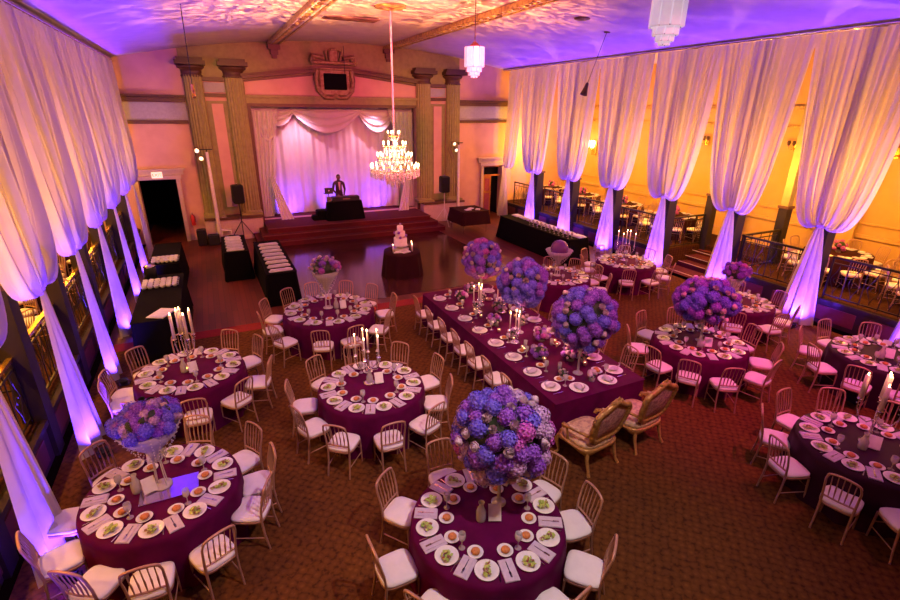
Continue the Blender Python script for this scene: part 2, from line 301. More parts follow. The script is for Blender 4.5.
# back wall with stage opening and two doorways
OX0, OX1, OZ = 1.82, 8.78, 5.12
b = MB()
for x0, x1, z0, z1 in ((XO0, -2.46, 0, 7.7), (-2.46, -1.2, 2.42, 7.7), (-1.2, OX0, 0, 7.7), (OX0, OX1, OZ, 7.7), (OX0, OX1, 0, .6), (OX1, 12.3, 0, 7.7), (12.3, 13.35, 2.42, 7.7), (13.35, XO1, 0, 7.7)):
    b.box(((x0 + x1) / 2, YB + .15, (z0 + z1) / 2), (x1 - x0, .3, z1 - z0))
struct(b.build('wall_back', 'wall'))
b = MB().box((5.3, YB + 1.35, 3), (7.6, .1, 6)).box((1.5, YB + .8, 3), (.1, 1.2, 6)).box((9.1, YB + .8, 3), (.1, 1.2, 6)).box((5.3, YB + .8, 5.6), (7.6, 1.2, .1)); struct(b.build('wall_stage', 'wall'))
b = MB().box((-1.85, 26, 2), (4, .1, 4)).box((-3.3, 24.1, 2), (.1, 4, 4)).box((.2, 24.1, 2), (.1, 4, 4)).box((-1.6, 24.1, 3.2), (3.6, 4, .1)); struct(b.build('wall_passage', 'dark'))
b = MB().box((12.9, 22.6, 1.3), (2.2, .1, 2.8)); struct(b.build('wall_lobby', 'dark'))
def hbar(x0, x1, z, h, d, mi=0, y=None): b.box(((x0 + x1) / 2, (YB if y is None else y) - d / 2, z), (x1 - x0, d, h), mi=mi)
# frieze bands and cornices of the two wall ends
for n_, (x0, x1) in enumerate(((XW0, -.42), (10.9, XW1))):
    b = MB(); hbar(x0, x1, 5.27, .16, .14); hbar(x0, x1, 5.40, .07, .2); hbar(x0, x1, 4.50, .12, .1); struct(b.build('trim_%d' % (6 + n_), 'mould'))
    b = MB(); hbar(x0, x1, 4.87, .62, .03); struct(b.build('trim_%d' % (8 + n_), 'wall_band'))
# ochre field around the stage: beams, opening frame, sloping pediment cornice
b = MB(); hbar(-.42, 10.9, 6.75, 1.5, .04); struct(b.build('trim_10', 'column'))
b = MB()
b.prism([(1.7, 5.5), (8.8, 5.5), (8.8, 6.02), (5.3, 6.42), (1.7, 6.02)], YB - .06, YB - .02, axis='Y'); struct(b.build('trim_11', 'wall'))
b = MB()
for x0, z0, x1, z1 in ((1.6, 6.1, 5.3, 6.52), (5.3, 6.52, 9.0, 6.1)):
    for dz, h, d in ((0, .12, .24), (-.13, .07, .12), (.09, .05, .3)):
        b.prism([(x0, z0 + dz - h / 2), (x1, z1 + dz - h / 2), (x1, z1 + dz + h / 2), (x0, z0 + dz + h / 2)], YB - d, YB - .03, axis='Y')
hbar(.25, 1.0, 6.0, .14, .16); hbar(.25, 1.0, 5.45, .12, .14); hbar(9.4, 10.2, 6.0, .14, .16); hbar(9.4, 10.2, 5.45, .12, .14)
struct(b.build('trim_12', 'mould'))
b = MB(); hbar(1.6, 9.0, 5.43, .1, .2); hbar(1.6, 9.0, 5.28, .2, .12); struct(b.build('trim_13', 'column'))
b = MB(); hbar(1.62, 8.98, 5.12, .12, .1); b.box((OX0 - .08, YB - .05, 2.85), (.16, .12, 4.6)); b.box((OX1 + .08, YB - .05, 2.85), (.16, .12, 4.6)); struct(b.build('trim_14', 'mould'))
b = MB(); hbar(.28, 1.0, 5.72, .34, .05); hbar(9.42, 10.2, 5.72, .34, .05); struct(b.build('trim_15', 'wall_band'))
b = MB()
for x0, x1 in ((.28, 1.0), (9.42, 10.2)): hbar(x0, x1, 3.1, 4.3, .05)
struct(b.build('trim_16', 'column'))
b = MB()
for x0, x1 in ((.45, .85), (9.6, 10.0)): hbar(x0, x1, 3.2, 3.9, .09)
struct(b.build('trim_17', 'wall'))
# dado under the columns
for n_, (x0, x1) in enumerate(((-.45, OX0 - .1), (OX1 + .1, 11.0))):
    b = MB(); hbar(x0, x1, .42, .84, .55, 0); hbar(x0, x1, .88, .09, .62, 1); hbar(x0, x1, .07, .14, .6, 0); struct(b.build('trim_%d' % (18 + n_), ['trim', 'mould']))
struct(MB().box((5.3, 22.8, .28), (6.9, .98, .6)).build('floor', 'red_carpet'))
# four fluted columns
for i, (xc, w) in enumerate(((-.06, .66), (1.35, .70), (9.08, .72), (10.55, .70))):
    t = thing('column', ('fluted ochre column at the far left of the stage wall', 'fluted ochre column flanking the stage opening on its left', 'fluted ochre column flanking the stage opening on its right', 'fluted ochre column at the far right of the stage wall')[i], 'column', (xc, YB - .02, 0), group='columns of the stage wall')
    b = MB()
    def shaft(u, v):
        a = PI * (1 - u); fl = .018 * math.cos(u * PI * 18); r = w / 2 - fl - .03 * v
        return (r * math.cos(a), -.02 - (.30 - fl) * math.sin(a) ** .6, .92 + v * 5.2)
    b.grid(shaft, 72, 1); b.build('shaft', 'column', t)
    b = MB().lathe([(w / 2 + .02, 6.05), (w / 2 + .05, 6.10), (w / 2 + .0, 6.15), (w / 2 + .02, 6.3), (w / 2 + .12, 6.36), (w / 2 + .13, 6.42), (w / 2 + .05, 6.45)], n=28, sy=.9)
    b.box((0, -.18, 6.52), (w + .34, .62, .14)).box((0, -.18, 6.63), (w + .2, .5, .12)); b.build('capital', 'capital', t)
    b = MB().box((0, -.2, .96), (w + .1, .5, .1)).lathe([(w / 2 + .05, 1.0), (w / 2 + .06, 1.05), (w / 2 + .01, 1.1)], n=28); b.build('base', 'column', t)
# gilt ribs running the length of the ceiling, ending in corbels on the stage wall
for i, xr in enumerate((2.92, 7.52)):
    t = thing('ceiling_rib', ('gilt ceiling rib running from the left of the stage crest', 'gilt ceiling rib running from the right of the stage crest')[i], 'ceiling rib', (xr, 10, ceil_z(xr)), group='gilt ribs along the ceiling')
    b = MB().box((0, -.25, -.05), (.42, 24.2, .09)); b.build('rib_board', 'ceiling', t)
    b = MB().box((-.19, -.25, -.07), (.06, 24.2, .12)).box((.19, -.25, -.07), (.06, 24.2, .12)); b.build('edge_moulding', 'gilt', t)
    b = MB()
    for k in range(60):
        b.ball((.0, -12 + k * .4, -.10), (.09, .17, .035), 8, 4)
    tag(b.build('leaf_ornament', 'gilt', t), 'gilded leaf scrolls')
    b = MB().box((0, 11.85, -.2), (.44, .26, .16)).box((0, 11.9, -.36), (.28, .2, .2)).box((0, 11.93, -.52), (.18, .14, .14)); b.build('corbel', 'mould', t)
# platforms of the raised side aisles
def platform(x0, x1, y0, y1, name='floor'):
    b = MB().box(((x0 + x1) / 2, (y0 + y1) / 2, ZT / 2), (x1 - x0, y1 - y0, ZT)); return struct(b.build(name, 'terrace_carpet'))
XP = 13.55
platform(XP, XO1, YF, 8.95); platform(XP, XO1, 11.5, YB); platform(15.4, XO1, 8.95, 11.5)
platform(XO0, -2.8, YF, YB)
b = MB()
for k in range(3): b.box((14.65 + k * .3 + .2, 10.22, (k + 1) * .08 + .0), (1.1 - k * .3 - .3 + .3, 2.5, (k + 1) * .16), mi=0)
struct(b.build('floor', 'red_carpet'))
b = MB().box((14.3, 10.22, .006), (1.6, 2.5, .012)); struct(b.build('floor', 'red_carpet'))
b = MB()
for k in range(3): b.box((14.35 + k * .3 + (.0), 10.22, (k + 1) * .16 + .004), (.035, 2.5, .012))
b.box((13.7, 10.2, .02), (.035, 2.5, .012)); struct(b.build('trim_20', 'trim'))
# skirting boards of the platforms, panelled
def skirt(x, s, ys, nm):
    b = MB()
    for y0, y1 in ys:
        b.box((x + s * .02, (y0 + y1) / 2, ZT / 2), (.05, y1 - y0, ZT), mi=1); b.box((x, (y0 + y1) / 2, ZT - .04), (.12, y1 - y0, .08), mi=1)
        n = max(1, round((y1 - y0) / 1.25)); w = (y1 - y0) / n
        for k in range(n): b.box((x - s * .01, y0 + (k + .5) * w, .29), (.03, w - .28, .36), mi=0)
    struct(b.build(nm, ['panel', 'panel_dark']))
skirt(XP - .02, 1, ((2.0, 8.95), (11.5, 21.9)), 'baseboard_right'); skirt(-2.78, -1, ((3.0, 21.9),), 'baseboard_left')
# door casings
for n_, (x0, x1) in enumerate(((-2.46, -1.2), (12.3, 13.35))):
    b = MB()
    for x, w, d in ((x0 - .07, .14, .14), (x1 + .07, .14, .14)): b.box((x, YB - .05, 1.24), (w, d, 2.48))
    hbar(x0 - .2, x1 + .2, 2.52, .14, .16); hbar(x0 - .3, x1 + .3, 2.68, .16, .1); hbar(x0 - .36, x1 + .36, 2.80, .08, .2)
    struct(b.build('trim_%d' % (21 + n_), 'trim'))
dr = struct(MB().box((12.82, YB + .12, 1.95), (1.04, .06, .08)).box((12.34, YB + .12, 1.2), (.08, .08, 2.4)).box((12.82, YB + .12, 2.38), (1.04, .08, .06)).build('door_1', 'door'))
b = MB().box((12.6, YB + .10, .95), (.46, .05, 1.9)); lf = b.build('door_leaf', 'door', dr)
b = MB().box((12.6, YB + .06, .62), (.26, .03, .9)).box((12.6, YB + .06, 1.5), (.26, .03, .6)); b.build('pane', 'door_pane', lf)
b = MB().tube([(12.8, YB + .05, .95), (12.8, YB + .02, .98), (12.8, YB + .02, 1.15), (12.8, YB + .05, 1.18)], .012); b.build('handle', 'brass', lf)
# stage with three carpeted steps
t = thing('stage', 'wide red carpeted stage with three steps under the draped opening', 'stage', (5.2, 21, 0))
b = MB().box((0, .07, .3), (6.9, 1.82, .6)); b.build('platform', 'red_carpet', t)
for k in range(2): y0 = -.84 - (2 - k) * .31; b = MB().box((0, (y0 + .97) / 2, .1 + k * .1), (6.9 + (2 - k) * .46, .97 - y0, .2 + k * .2)); b.build('step', 'red_carpet', t)
b = MB()
for k in range(3): b.box((0, -.86 - (2 - k) * .31, .19 + k * .2), (6.92 + (2 - k) * .46, .03, .03))
b.build('nosing', 'panel', t)

# ------------------------------------------------------------------ draped sheers, one per bay, tied at the waist
def drape(name, x, s, y, ztop, ztie, hw, label, group, half=0, side=1, seed=0):
    """x wall line, s = +1 right wall, -1 left wall (folds stand towards the hall)"""
    rr = random.Random(seed); ph = [rr.uniform(0, 6.3) for _ in range(4)]
    t = thing(name, label, 'drape', (x, y, 0), group=group)
    def panel(sg):
        def f(u, v):
            a = u; q = v
            p0 = Vector((0, sg * hw * a, ztop)); p3 = Vector((0, sg * .04 * a, ztie))
            k = a ** .8
            p1 = Vector((0, sg * hw * .80 * a, ztop - (ztop - ztie) * .62)); p2 = Vector((0, sg * hw * (.04 + .68 * k), ztie - .62 * k - .1))
            w = 1 - q; P = p0 * w ** 3 + p1 * 3 * w * w * q + p2 * 3 * w * q * q + p3 * q ** 3
            am = .115 * (1 - q ** 5) * (.45 + .8 * q) ; fold = math.sin(a * 50 + ph[0]) * .75 + math.sin(a * 93 + ph[1] + q * 2) * .22 + math.sin(a * 17 + ph[2] - q * 3) * .7
            belly = .17 * math.sin(PI * min(1, a * 1.05)) * q * (1 - q) * 2.2
            return Vector((-s * (fold * am + belly), P.y, P.z))
        return MB().grid(f, 150, 24)
    for sg in ((-1, 1) if not half else (half,)): panel(sg).build('swag_panel', 'drape', t)
    def tail(u, v):
        a = (u - .5) * 2; w = .06 + (.47 - .06) * (v ** .75); z = ztie + (.02 - ztie) * v
        f = math.sin(a * 11 + ph[3]) * .045 * (.3 + v) + math.sin(a * 23) * .02 * v
        return Vector((-s * (.03 + f + .16 * v * (1 - a * a)) , a * w - .0, z))
    MB().grid(tail, 56, 16).build('tail', 'drape', t)
    MB().lathe([(.05, -.05), (.085, -.03), (.09, 0), (.085, .03), (.05, .05)], (-s * .03, 0, ztie), 14).build('tie_band', 'drape', t)
    return t
on = ['nearest', 'second', 'third', 'fourth', 'fifth', 'sixth']
RT, LT = 6.70, 6.42
for i, y in enumerate(RY):
    drape('tied_drape', XR, 1, y, RT, 2.5, 1.2, 'sheer white drape tied at the waist, %s full one along the right wall' % on[i], 'sheer drapes of the right wall', seed=i)
drape('tied_drape', XR, 1, 4.3, RT, 2.5, 1.2, 'sheer white drape cut off by the right edge of the picture', 'sheer drapes of the right wall', seed=20)
drape('tied_drape', XR + .05, 1, 21.3, RT, 2.5, 1.25, 'last narrow sheer drape in the far right corner', 'sheer drapes of the right wall', half=-1, seed=21)
for i, y in enumerate(LY):
    drape('tied_drape', XL, -1, y, LT, 2.72, 1.17, 'sheer white drape tied at the waist, %s one along the left wall' % on[i], 'sheer drapes of the left wall', seed=30 + i)
drape('tied_drape', XL - .02, -1, 19.9, LT, 2.72, 1.15, 'last sheer drape before the doorway in the far left corner', 'sheer drapes of the left wall', seed=41)
for x, s, z, lb in ((XR + .02, 1, RT + .05, 'long curtain track under the ceiling on the right'), (XL - .02, -1, LT + .05, 'long curtain track under the ceiling on the left')):
    t = thing('curtain_track', lb, 'curtain track', (x, 10, z))
    MB().tube([(0, -7, 0), (0, 11.8, 0)], .035).build('rail', 'steel', t)
    MB().box((s * .1, 2.4, .06), (.12, 19, .1)).build('mounting_board', 'trim', t)
# dark pillars right behind the drapes
for i, y in enumerate(RY + [4.3]):
    t = thing('pillar', 'dark square pillar behind the %s sheer drape of the right wall' % (on + ['edge'])[i], 'pillar', (XP - .10, y + .05, 0), group='dark pillars of the right wall')
    MB().box((0, 0, 1.2), (.34, .30, 2.4)).build('shaft', 'pillar', t); MB().box((0, 0, 2.44), (.42, .38, .08)).build('cap', 'mould', t); MB().box((.0, 0, 4.65), (.22, .20, 4.35)).build('upper_post', 'column', t)
for i, y in enumerate(LY + [19.9]):
    t = thing('pillar', 'dark square pillar behind the %s sheer drape of the left wall' % (on + ['last'])[i], 'pillar', (-2.86, y, 0), group='dark pillars of the left wall')
    MB().box((0, 0, 1.35), (.30, .30, 2.7)).build('shaft', 'pillar', t); MB().box((0, 0, 2.74), (.38, .38, .08)).build('cap', 'mould', t); MB().box((.0, 0, 4.7), (.20, .20, 3.85)).build('upper_post', 'column', t)
for i, (x, y) in enumerate(((15.45, 11.45), (15.45, 8.98))):
    t = thing('post', ('dark wrapped post at the far side of the entry steps', 'dark wrapped post at the near side of the entry steps')[i], 'post', (x, y, 0), group='posts at the entry steps')
    MB().box((0, 0, 1.18), (.26, .26, 2.36)).build('wrapped_shaft', 'pillar', t); MB().box((0, 0, 4.5), (.22, .22, 4.2)).build('upper_post', 'column', t); MB().box((0, 0, 2.38), (.32, .32, .08)).build('cap', 'mould', t)
# iron railings along the aisle edges: panels of scrollwork between posts
def railing(p0, p1, label, group, top='iron', hgt=1.05):
    p0 = Vector((*p0, ZT)); p1 = Vector((*p1, ZT)); L = (p1 - p0).length; a = math.atan2((p1 - p0).y, (p1 - p0).x)
    t = thing('iron_railing', label, 'railing', p0, a, group)
    MB().box((L / 2, 0, hgt), (L, .07, .05)).build('top_rail', top, t)
    b = MB().box((L / 2, 0, .08), (L, .03, .03)).box((L / 2, 0, hgt - .14), (L, .025, .025)); b.build('lower_rail', 'iron', t)
    for x in (.02, L - .02): MB().box((x, 0, hgt / 2), (.04, .04, hgt)).build('rail_post', 'iron', t)
    n = max(1, round(L / .42)); w = L / n; b = MB()
    for k in range(n):
        x0 = k * w
        if k: b.box((x0, 0, hgt / 2), (.016, .016, hgt - .06))
        for sx in (-1, 1):
            cx = x0 + w / 2
            b.tube([(cx + sx * .07 * (1 - math.cos(q)) * .9, 0, .12 + (hgt - .3) * (q / (2 * PI)) + .03 * math.sin(q)) for q in [j * PI / 5 for j in range(11)]], .008, 4, caps=False)
        b.tube([(x0 + w / 2 + .06 * math.cos(q), 0, hgt * .47 + .06 * math.sin(q)) for q in [j * PI / 4 for j in range(8)]], .008, 4, close=True)
    b.build('scrollwork', 'iron', t)
yr = [21.3] + RY[::-1]
bays = [(a, c) for a, c in zip(yr[:-1], yr[1:])] + [(RY[0], 4.3), (4.3, 2.4)]
for i, (a, c) in enumerate(bays):
    if abs(a - 11.44) < .01: continue
    railing((XP + .08, a - .2), (XP + .08, c + .2), 'black scrollwork railing on the right aisle edge, %s bay from the doorway' % ['first', 'second', 'third', 'fourth', 'sixth', 'sixth', 'seventh', 'eighth'][i], 'railings of the right aisle')
railing((XP + .1, 11.5), (15.3, 11.5), 'black railing turning in beside the far post of the entry steps', 'railings of the entry steps')
railing((XP + .1, 8.92), (15.3, 8.92), 'black railing turning in beside the near post of the entry steps', 'railings of the entry steps')
ly = [19.9] + LY[::-1] + [3.6]
for i, (a, c) in enumerate(zip(ly[:-1], ly[1:])):
    railing((-2.9, a - .17), (-2.9, c + .17), 'railing with brass top rail on the left aisle edge, %s bay from the doorway' % ['first', 'second', 'third', 'fourth', 'fifth', 'sixth', 'seventh'][i], 'railings of the left aisle', 'brass')
railing((-4.9, 9.2), (-3.05, 9.2), 'short brass topped railing crossing the left aisle', 'railings of the left aisle', 'brass')

# ------------------------------------------------------------------ chairs
def make_chair():
    t = thing('banquet_chair', 'chair', 'chair')
    def rsq(k, n=28, w=.205, d=.205, p=.32):
        a = 2 * PI * k / n; c, s_ = math.cos(a), math.sin(a); ww = w * (1 + .06 * s_)
        return (math.copysign(abs(c) ** p, c) * ww, math.copysign(abs(s_) ** p, s_) * d)
    def pad(u, v):
        x, y = rsq(u * 28, p=.5); prof = [(.93, 0), (1.0, .012), (1.0, .03), (.93, .046), (.7, .055), (.35, .058), (.001, .058)]
        i = min(int(v * 6 + 1e-6), 6); r, z = prof[i]; return (x * r, y * r, .435 + z)
    MB().grid(pad, 28, 6, closed=True).build('seat_cushion', 'pad', t)
    def fr(u, v):
        x, y = rsq(u * 28, p=.5); r = (.86, 1.0, 1.0, .86)[int(round(v * 3))]; return (x * r, y * r, (.405, .405, .437, .437)[int(round(v * 3))])
    MB().grid(fr, 28, 3, closed=True).build('seat_frame', 'chair', t)
    for sx in (-1, 1):
        MB().tube([(sx * .175, .175, .41), (sx * .18, .185, .2), (sx * .182, .195, 0)], [.016, .014, .011], 6).build('leg', 'chair', t)
    for sx in (-1, 1):
        MB().tube([(sx * .17, -.23, 0), (sx * .165, -.19, .22), (sx * .165, -.175, .42), (sx * .172, -.195, .62), (sx * .178, -.235, .80), (sx * .165, -.25, .862)], [.012, .014, .016, .014, .013, .013], 6).build('leg', 'chair', t)
    pts = [(.166 * math.cos(a), -.25 - .012 * math.sin(a), .86 + .058 * math.sin(a) ** .75) for a in [PI * k / 10 for k in range(11)]]
    MB().tube(pts, .016, 6).build('top_rail', 'chair', t)
    MB().tube([(-.166, -.183, .53), (0, -.195, .53), (.166, -.183, .53)], .012, 6).build('lower_rail', 'chair', t)
    for k in range(5):
        x = (k - 2) * .055
        MB().tube([(x, -.192, .53), (x * 1.04, -.205, .66), (x * 1.07, -.222, .73), (x * 1.1, -.252, .895 - .5 * x * x * 4)], [.006, .011, .007, .006], 5, caps=False).build('spindle', 'chair', t)
    for sx in (-1, 1): MB().tube([(sx * .18, .185, .17), (sx * .166, -.2, .17)], .008, 5).build('stretcher', 'chair', t)
    MB().tube([(-.18, .187, .25), (.18, .187, .25)], .008, 5).build('stretcher', 'chair', t)
    return t
chair = Proto(make_chair())
def make_throne():
    t = thing('throne_chair', 'throne', 'armchair')
    b = MB()
    def padf(u, v):
        a = 2 * PI * u; c, s_ = math.cos(a), math.sin(a); x = math.copysign(abs(c) ** .6, c) * .33; y = math.copysign(abs(s_) ** .6, s_) * .31
        r, z = [(.94, 0), (1, .02), (1, .06), (.9, .1), (.6, .125), (.001, .13)][int(round(v * 5))]; return (x * r, y * r, .40 + z)
    b.grid(padf, 28, 5, closed=True); b.build('seat_cushion', 'tan_pad', t)
    def fr(u, v):
        a = 2 * PI * u; c, s_ = math.cos(a), math.sin(a); x = math.copysign(abs(c) ** .6, c) * .35; y = math.copysign(abs(s_) ** .6, s_) * .33
        r, z = [(.9, .33 + .03 * math.cos(a * 4)), (1, .34 + .03 * math.cos(a * 4)), (1.02, .39), (1, .415), (.9, .415)][int(round(v * 4))]; return (x * r, y * r, z)
    MB().grid(fr, 40, 4, closed=True).build('seat_frame', 'chair_gold', t)
    for sx in (-1, 1):
        MB().tube([(sx * .27, .25, .38), (sx * .31, .29, .28), (sx * .28, .27, .12), (sx * .27, .27, .05), (sx * .30, .30, 0)], [.04, .035, .022, .018, .028], 8).build('leg', 'chair_gold', t)
        MB().tube([(sx * .25, -.25, .38), (sx * .27, -.28, .22), (sx * .27, -.32, .08), (sx * .29, -.36, 0)], [.035, .026, .02, .024], 8).build('leg', 'chair_gold', t)
    # upholstered back with a scalloped carved frame
    def outl(a):
        s_, c = math.sin(a), math.cos(a); w = .28 + .07 * max(0, s_ + .2) ; x = math.copysign(abs(c) ** .5, c) * w; z = .83 + math.copysign(abs(s_) ** .6, s_) * (.30 if s_ < 0 else .24) + (.13 * s_ * max(0, math.cos((x / w) * PI * .62)) + .035 * s_ * math.cos((x / w) * PI * 2.4) if s_ > 0 else 0)
        return x, z
    def lean(z): return -.27 - (z - .5) * .22
    def face(u, v, off):
        x, z = outl(2 * PI * u); r = v * .9; X = x * r; Z = .83 + (z - .83) * r; return (X, lean(Z) + off * (1 - (v) ** 2 * .8) - .10 * (X ** 2), Z)
    def board(u, v, off): x, z = outl(2 * PI * u); return (x * v, lean(.83 + (z - .83) * v) - .10 * (x * v) ** 2 + off, .83 + (z - .83) * v)
    MB().grid(lambda u, v: board(u, max(v, .001), .022), 64, 5, closed=True).grid(lambda u, v: board(1 - u, max(v, .001), -.022), 64, 5, closed=True).build('carved_back_board', 'chair_gold', t)
    MB().grid(lambda u, v: face(u, max(v, .001) * .84, .055), 48, 8, closed=True).build('front_upholstery', 'tan_pad', t)
    MB().grid(lambda u, v: face(1 - u, max(v, .001) * .84, -.055), 48, 8, closed=True).build('rear_upholstery', 'rose_pad', t)
    pts = [outl(2 * PI * k / 64) for k in range(64)]
    MB().tube([(x * (1 + .025 * math.sin(k * 1.6)), lean(z) - .1 * x * x, z) for k, (x, z) in enumerate(pts)], .044, 8, close=True).build('back_frame', 'chair_gold', t)
    b = MB()
    for k in (-1, 0, 1): b.ball((k * .07, lean(1.2), 1.235 - .02 * k * k), (.045, .032, .04), 8, 5)
    for sx in (-1, 1): b.ball((sx * .27, lean(1.0) - .02, 1.05), (.05, .035, .06), 8, 5)
    b.tube([(0, lean(1.25), 1.25), (0, lean(1.3), 1.31)], [.03, .008], 8); b.build('carved_crest', 'chair_gold', t)
    for sx in (-1, 1):
        a = MB().tube([(sx * .29, -.27, .66), (sx * .34, -.10, .67), (sx * .35, .08, .65), (sx * .33, .16, .62), (sx * .31, .17, .57)], [.024, .024, .028, .034, .03], 8).tube([(sx * .34, .1, .64), (sx * .36, .04, .53), (sx * .32, .08, .42)], [.022, .018, .024], 8).build('armrest', 'chair_gold', t)
        MB().ball((sx * .345, -.04, .695), (.035, .13, .02), 10, 5).build('arm_pad', 'tan_pad', a)
    return t
throne = Proto(make_throne())
throne.put((4.62, 4.74, 0), .12, 'gilt throne armchair with rose back, nearer the flower-ball table', 'gilt throne armchairs at the end of the head table', (1.08, 1.04, 1.0))
throne.put((5.64, 4.82, 0), .10, 'gilt throne armchair with rose back, right one of the pair', 'gilt throne armchairs at the end of the head table', (1.08, 1.04, 1.0))

# ------------------------------------------------------------------ tableware
ZTOP = .765
def mk(name, cat, parts):
    """parts: list of (part name, MB, material); the first is the thing's own mesh"""
    o = parts[0][1].build(name, parts[0][2]); tag(o, 'x', cat)
    for n_, b_, m_ in parts[1:]: b_.build(n_, m_, o)
    return Proto(o)
def plate_mb(r, rim=False):
    return MB().lathe([(.001, .004), (r * .60, .004), (r * .66, .007), (r * .98, .020), (r, .019), (r * .98, .014), (r * .62, 0), (.001, 0)], n=28)
dinner = mk('salad_plate', 'plate', [('', plate_mb(.125), 'china')])
side = mk('side_plate', 'plate', [('', plate_mb(.085), 'china')])
charger = mk('charger_plate', 'plate', [('', plate_mb(.16), 'china')])
def salad_mb(seed):
    r_ = random.Random(seed); b = MB()
    for k in range(26):
        a = r_.uniform(0, 6.28); d = r_.uniform(0, .068); c = Vector((d * math.cos(a) * 1.15, d * math.sin(a) * .8, .016 + r_.uniform(.006, .035) * (1 - d / .09)))
        q = Matrix.Rotation(r_.uniform(0, 6.28), 3, 'Z') @ Matrix.Rotation(r_.uniform(-.8, .8), 3, 'X'); w, l = r_.uniform(.012, .022), r_.uniform(.018, .034)
        vs = [c + q @ Vector(p) for p in ((-l, 0, 0), (-l * .3, -w, .004), (l * .5, -w * .8, -.002), (l, 0, .006), (l * .5, w * .8, -.002), (-l * .3, w, .004), (0, 0, .008))]
        b.add(vs, [(0, 1, 6), (1, 2, 6), (2, 3, 6), (3, 4, 6), (4, 5, 6), (5, 0, 6)], 0 if k % 4 else 1, True)
    return b
salads = [mk('green_salad', 'salad', [('', salad_mb(s_), ['leaf', 'tomato'])]) for s_ in range(4)]
def roll_mb():
    b = MB(); b.lathe([(.001, .0), (.034, .0), (.046, .012), (.045, .026), (.030, .038), (.012, .042), (.001, .041)], n=14); b.ball((.02, .01, .03), (.022, .018, .012), 8, 5); return b
roll = mk('bread_roll', 'bread roll', [('', roll_mb(), 'bun')])
def napkin_mb():
    b = MB().box((0, 0, .006), (.15, .26, .010), bev=.003).box((.014, .002, .014), (.118, .25, .007), bev=.002); return b
napkin = mk('folded_napkin', 'napkin', [('', napkin_mb(), 'napkin')])
def fork_mb():
    b = MB().box((0, -.03, .002), (.008, .12, .003)).box((0, .045, .003), (.020, .03, .003))
    for x in (-.008, -.003, .003, .008): b.box((x, .075, .004), (.003, .035, .002))
    return b.box((0, .035, .003), (.014, .014, .003))
def knife_mb(): return MB().box((0, -.05, .003), (.010, .09, .005)).prism([(-.006, -.005), (.009, 0), (.010, .09), (.004, .105), (-.006, .09)], .002, .004)
fork = mk('dinner_fork', 'fork', [('', fork_mb(), 'steel')]); knife = mk('dinner_knife', 'knife', [('', knife_mb(), 'steel')])
gl = MB().lathe([(.036, .002), (.034, .005), (.006, .012), (.0045, .08), (.012, .095), (.034, .125), (.040, .155), (.036, .20), (.034, .20), (.037, .155), (.030, .128), (.001, .104)], n=16)
wine = mk('wine_glass', 'glass', [('', gl, 'glass'), ('drink', MB().lathe([(.001, .105), (.029, .128), (.035, .15), (.001, .15)], n=14), 'water')])
tumbler = mk('water_glass', 'glass', [('', MB().lathe([(.001, .003), (.030, .003), (.036, .13), (.034, .13), (.028, .010), (.001, .010)], n=14), 'glass'), ('drink', MB().lathe([(.001, .011), (.027, .011), (.031, .09), (.001, .09)], n=12), 'water')])
carafe = mk('glass_carafe', 'carafe', [('', MB().lathe([(.001, .004), (.05, .004), (.055, .03), (.055, .12), (.03, .18), (.022, .21), (.034, .25), (.031, .25), (.019, .21), (.027, .18), (.050, .12), (.001, .012)], n=20), 'glass'), ('drink', MB().lathe([(.001, .014), (.046, .02), (.048, .11), (.001, .112)], n=16), 'water')])
def card_mb(): return MB().box((0, 0, .085), (.12, .012, .165), rx=-.18)
card = mk('table_card', 'card', [('', MB().box((0, .01, .012), (.10, .07, .02)).box((0, 0, .10), (.14, .010, .18), rx=-.5), 'card')])
candle_glass = mk('votive_candle', 'candle', [('', MB().lathe([(.001, .002), (.026, .002), (.036, .04), (.038, .075), (.036, .075), (.033, .04), (.024, .008), (.001, .008)], n=14), 'votive'), ('wax', MB().lathe([(.001, .009), (.022, .009), (.022, .035), (.001, .036)], n=10), 'wax'), ('flame', MB().ball((0, 0, .052), (.007, .007, .014), 6, 5), 'flame')])

# ------------------------------------------------------------------ flowers
def head_mb(r=.085, n=70, seed=0):
    """a hydrangea head: a tight dome of small four-petalled florets"""
    b = MB().ball((0, 0, 0), r * .86, 10, 7); r_ = random.Random(seed)
    for k in range(n):
        z = 1 - 2 * (k + .5) / n; a = k * 2.39996; q = math.sqrt(1 - z * z); d = Vector((q * math.cos(a), q * math.sin(a), z))
        u = d.orthogonal().normalized(); w = d.cross(u); ro = r_.uniform(0, 1.57); s_ = r * r_.uniform(.17, .23); c = d * r * r_.uniform(.93, 1.03); vs = [c - d * .004]; fs = []
        for j in range(4):
            an = ro + j * PI / 2; e = u * math.cos(an) + w * math.sin(an); f = u * math.cos(an + PI / 2) + w * math.sin(an + PI / 2); m = len(vs)
            vs += [c + e * s_ * .45 - f * s_ * .42 + d * .003, c + e * s_ * 1.05 + d * .002, c + e * s_ * .45 + f * s_ * .42 + d * .003]; fs.append((0, m, m + 1, m + 2))
        b.add(vs, fs)
    return b
def rose_mb(r=.045):
    b = MB()
    for k, (rr, h, n) in enumerate(((.25, .9, 5), (.5, .75, 6), (.78, .5, 7), (1.0, .15, 8))):
        def f(u, v):
            a = 2 * PI * u + k; w = rr * r * (1 + .12 * math.sin(a * n)) * (.35 + .65 * math.sin(v * PI * .55)); return (w * math.cos(a), w * math.sin(a), r * (-.6 + v * (h + .6)))
        b.grid(f, 18, 4, closed=True)
    return b
def leaf_mb():
    return MB().grid(lambda u, v: (.035 * math.sin(PI * v) * (u - .5) * 2, v * .12, .012 * math.sin(PI * v) - .02 * abs(u - .5)), 2, 6)
HEADS = {}
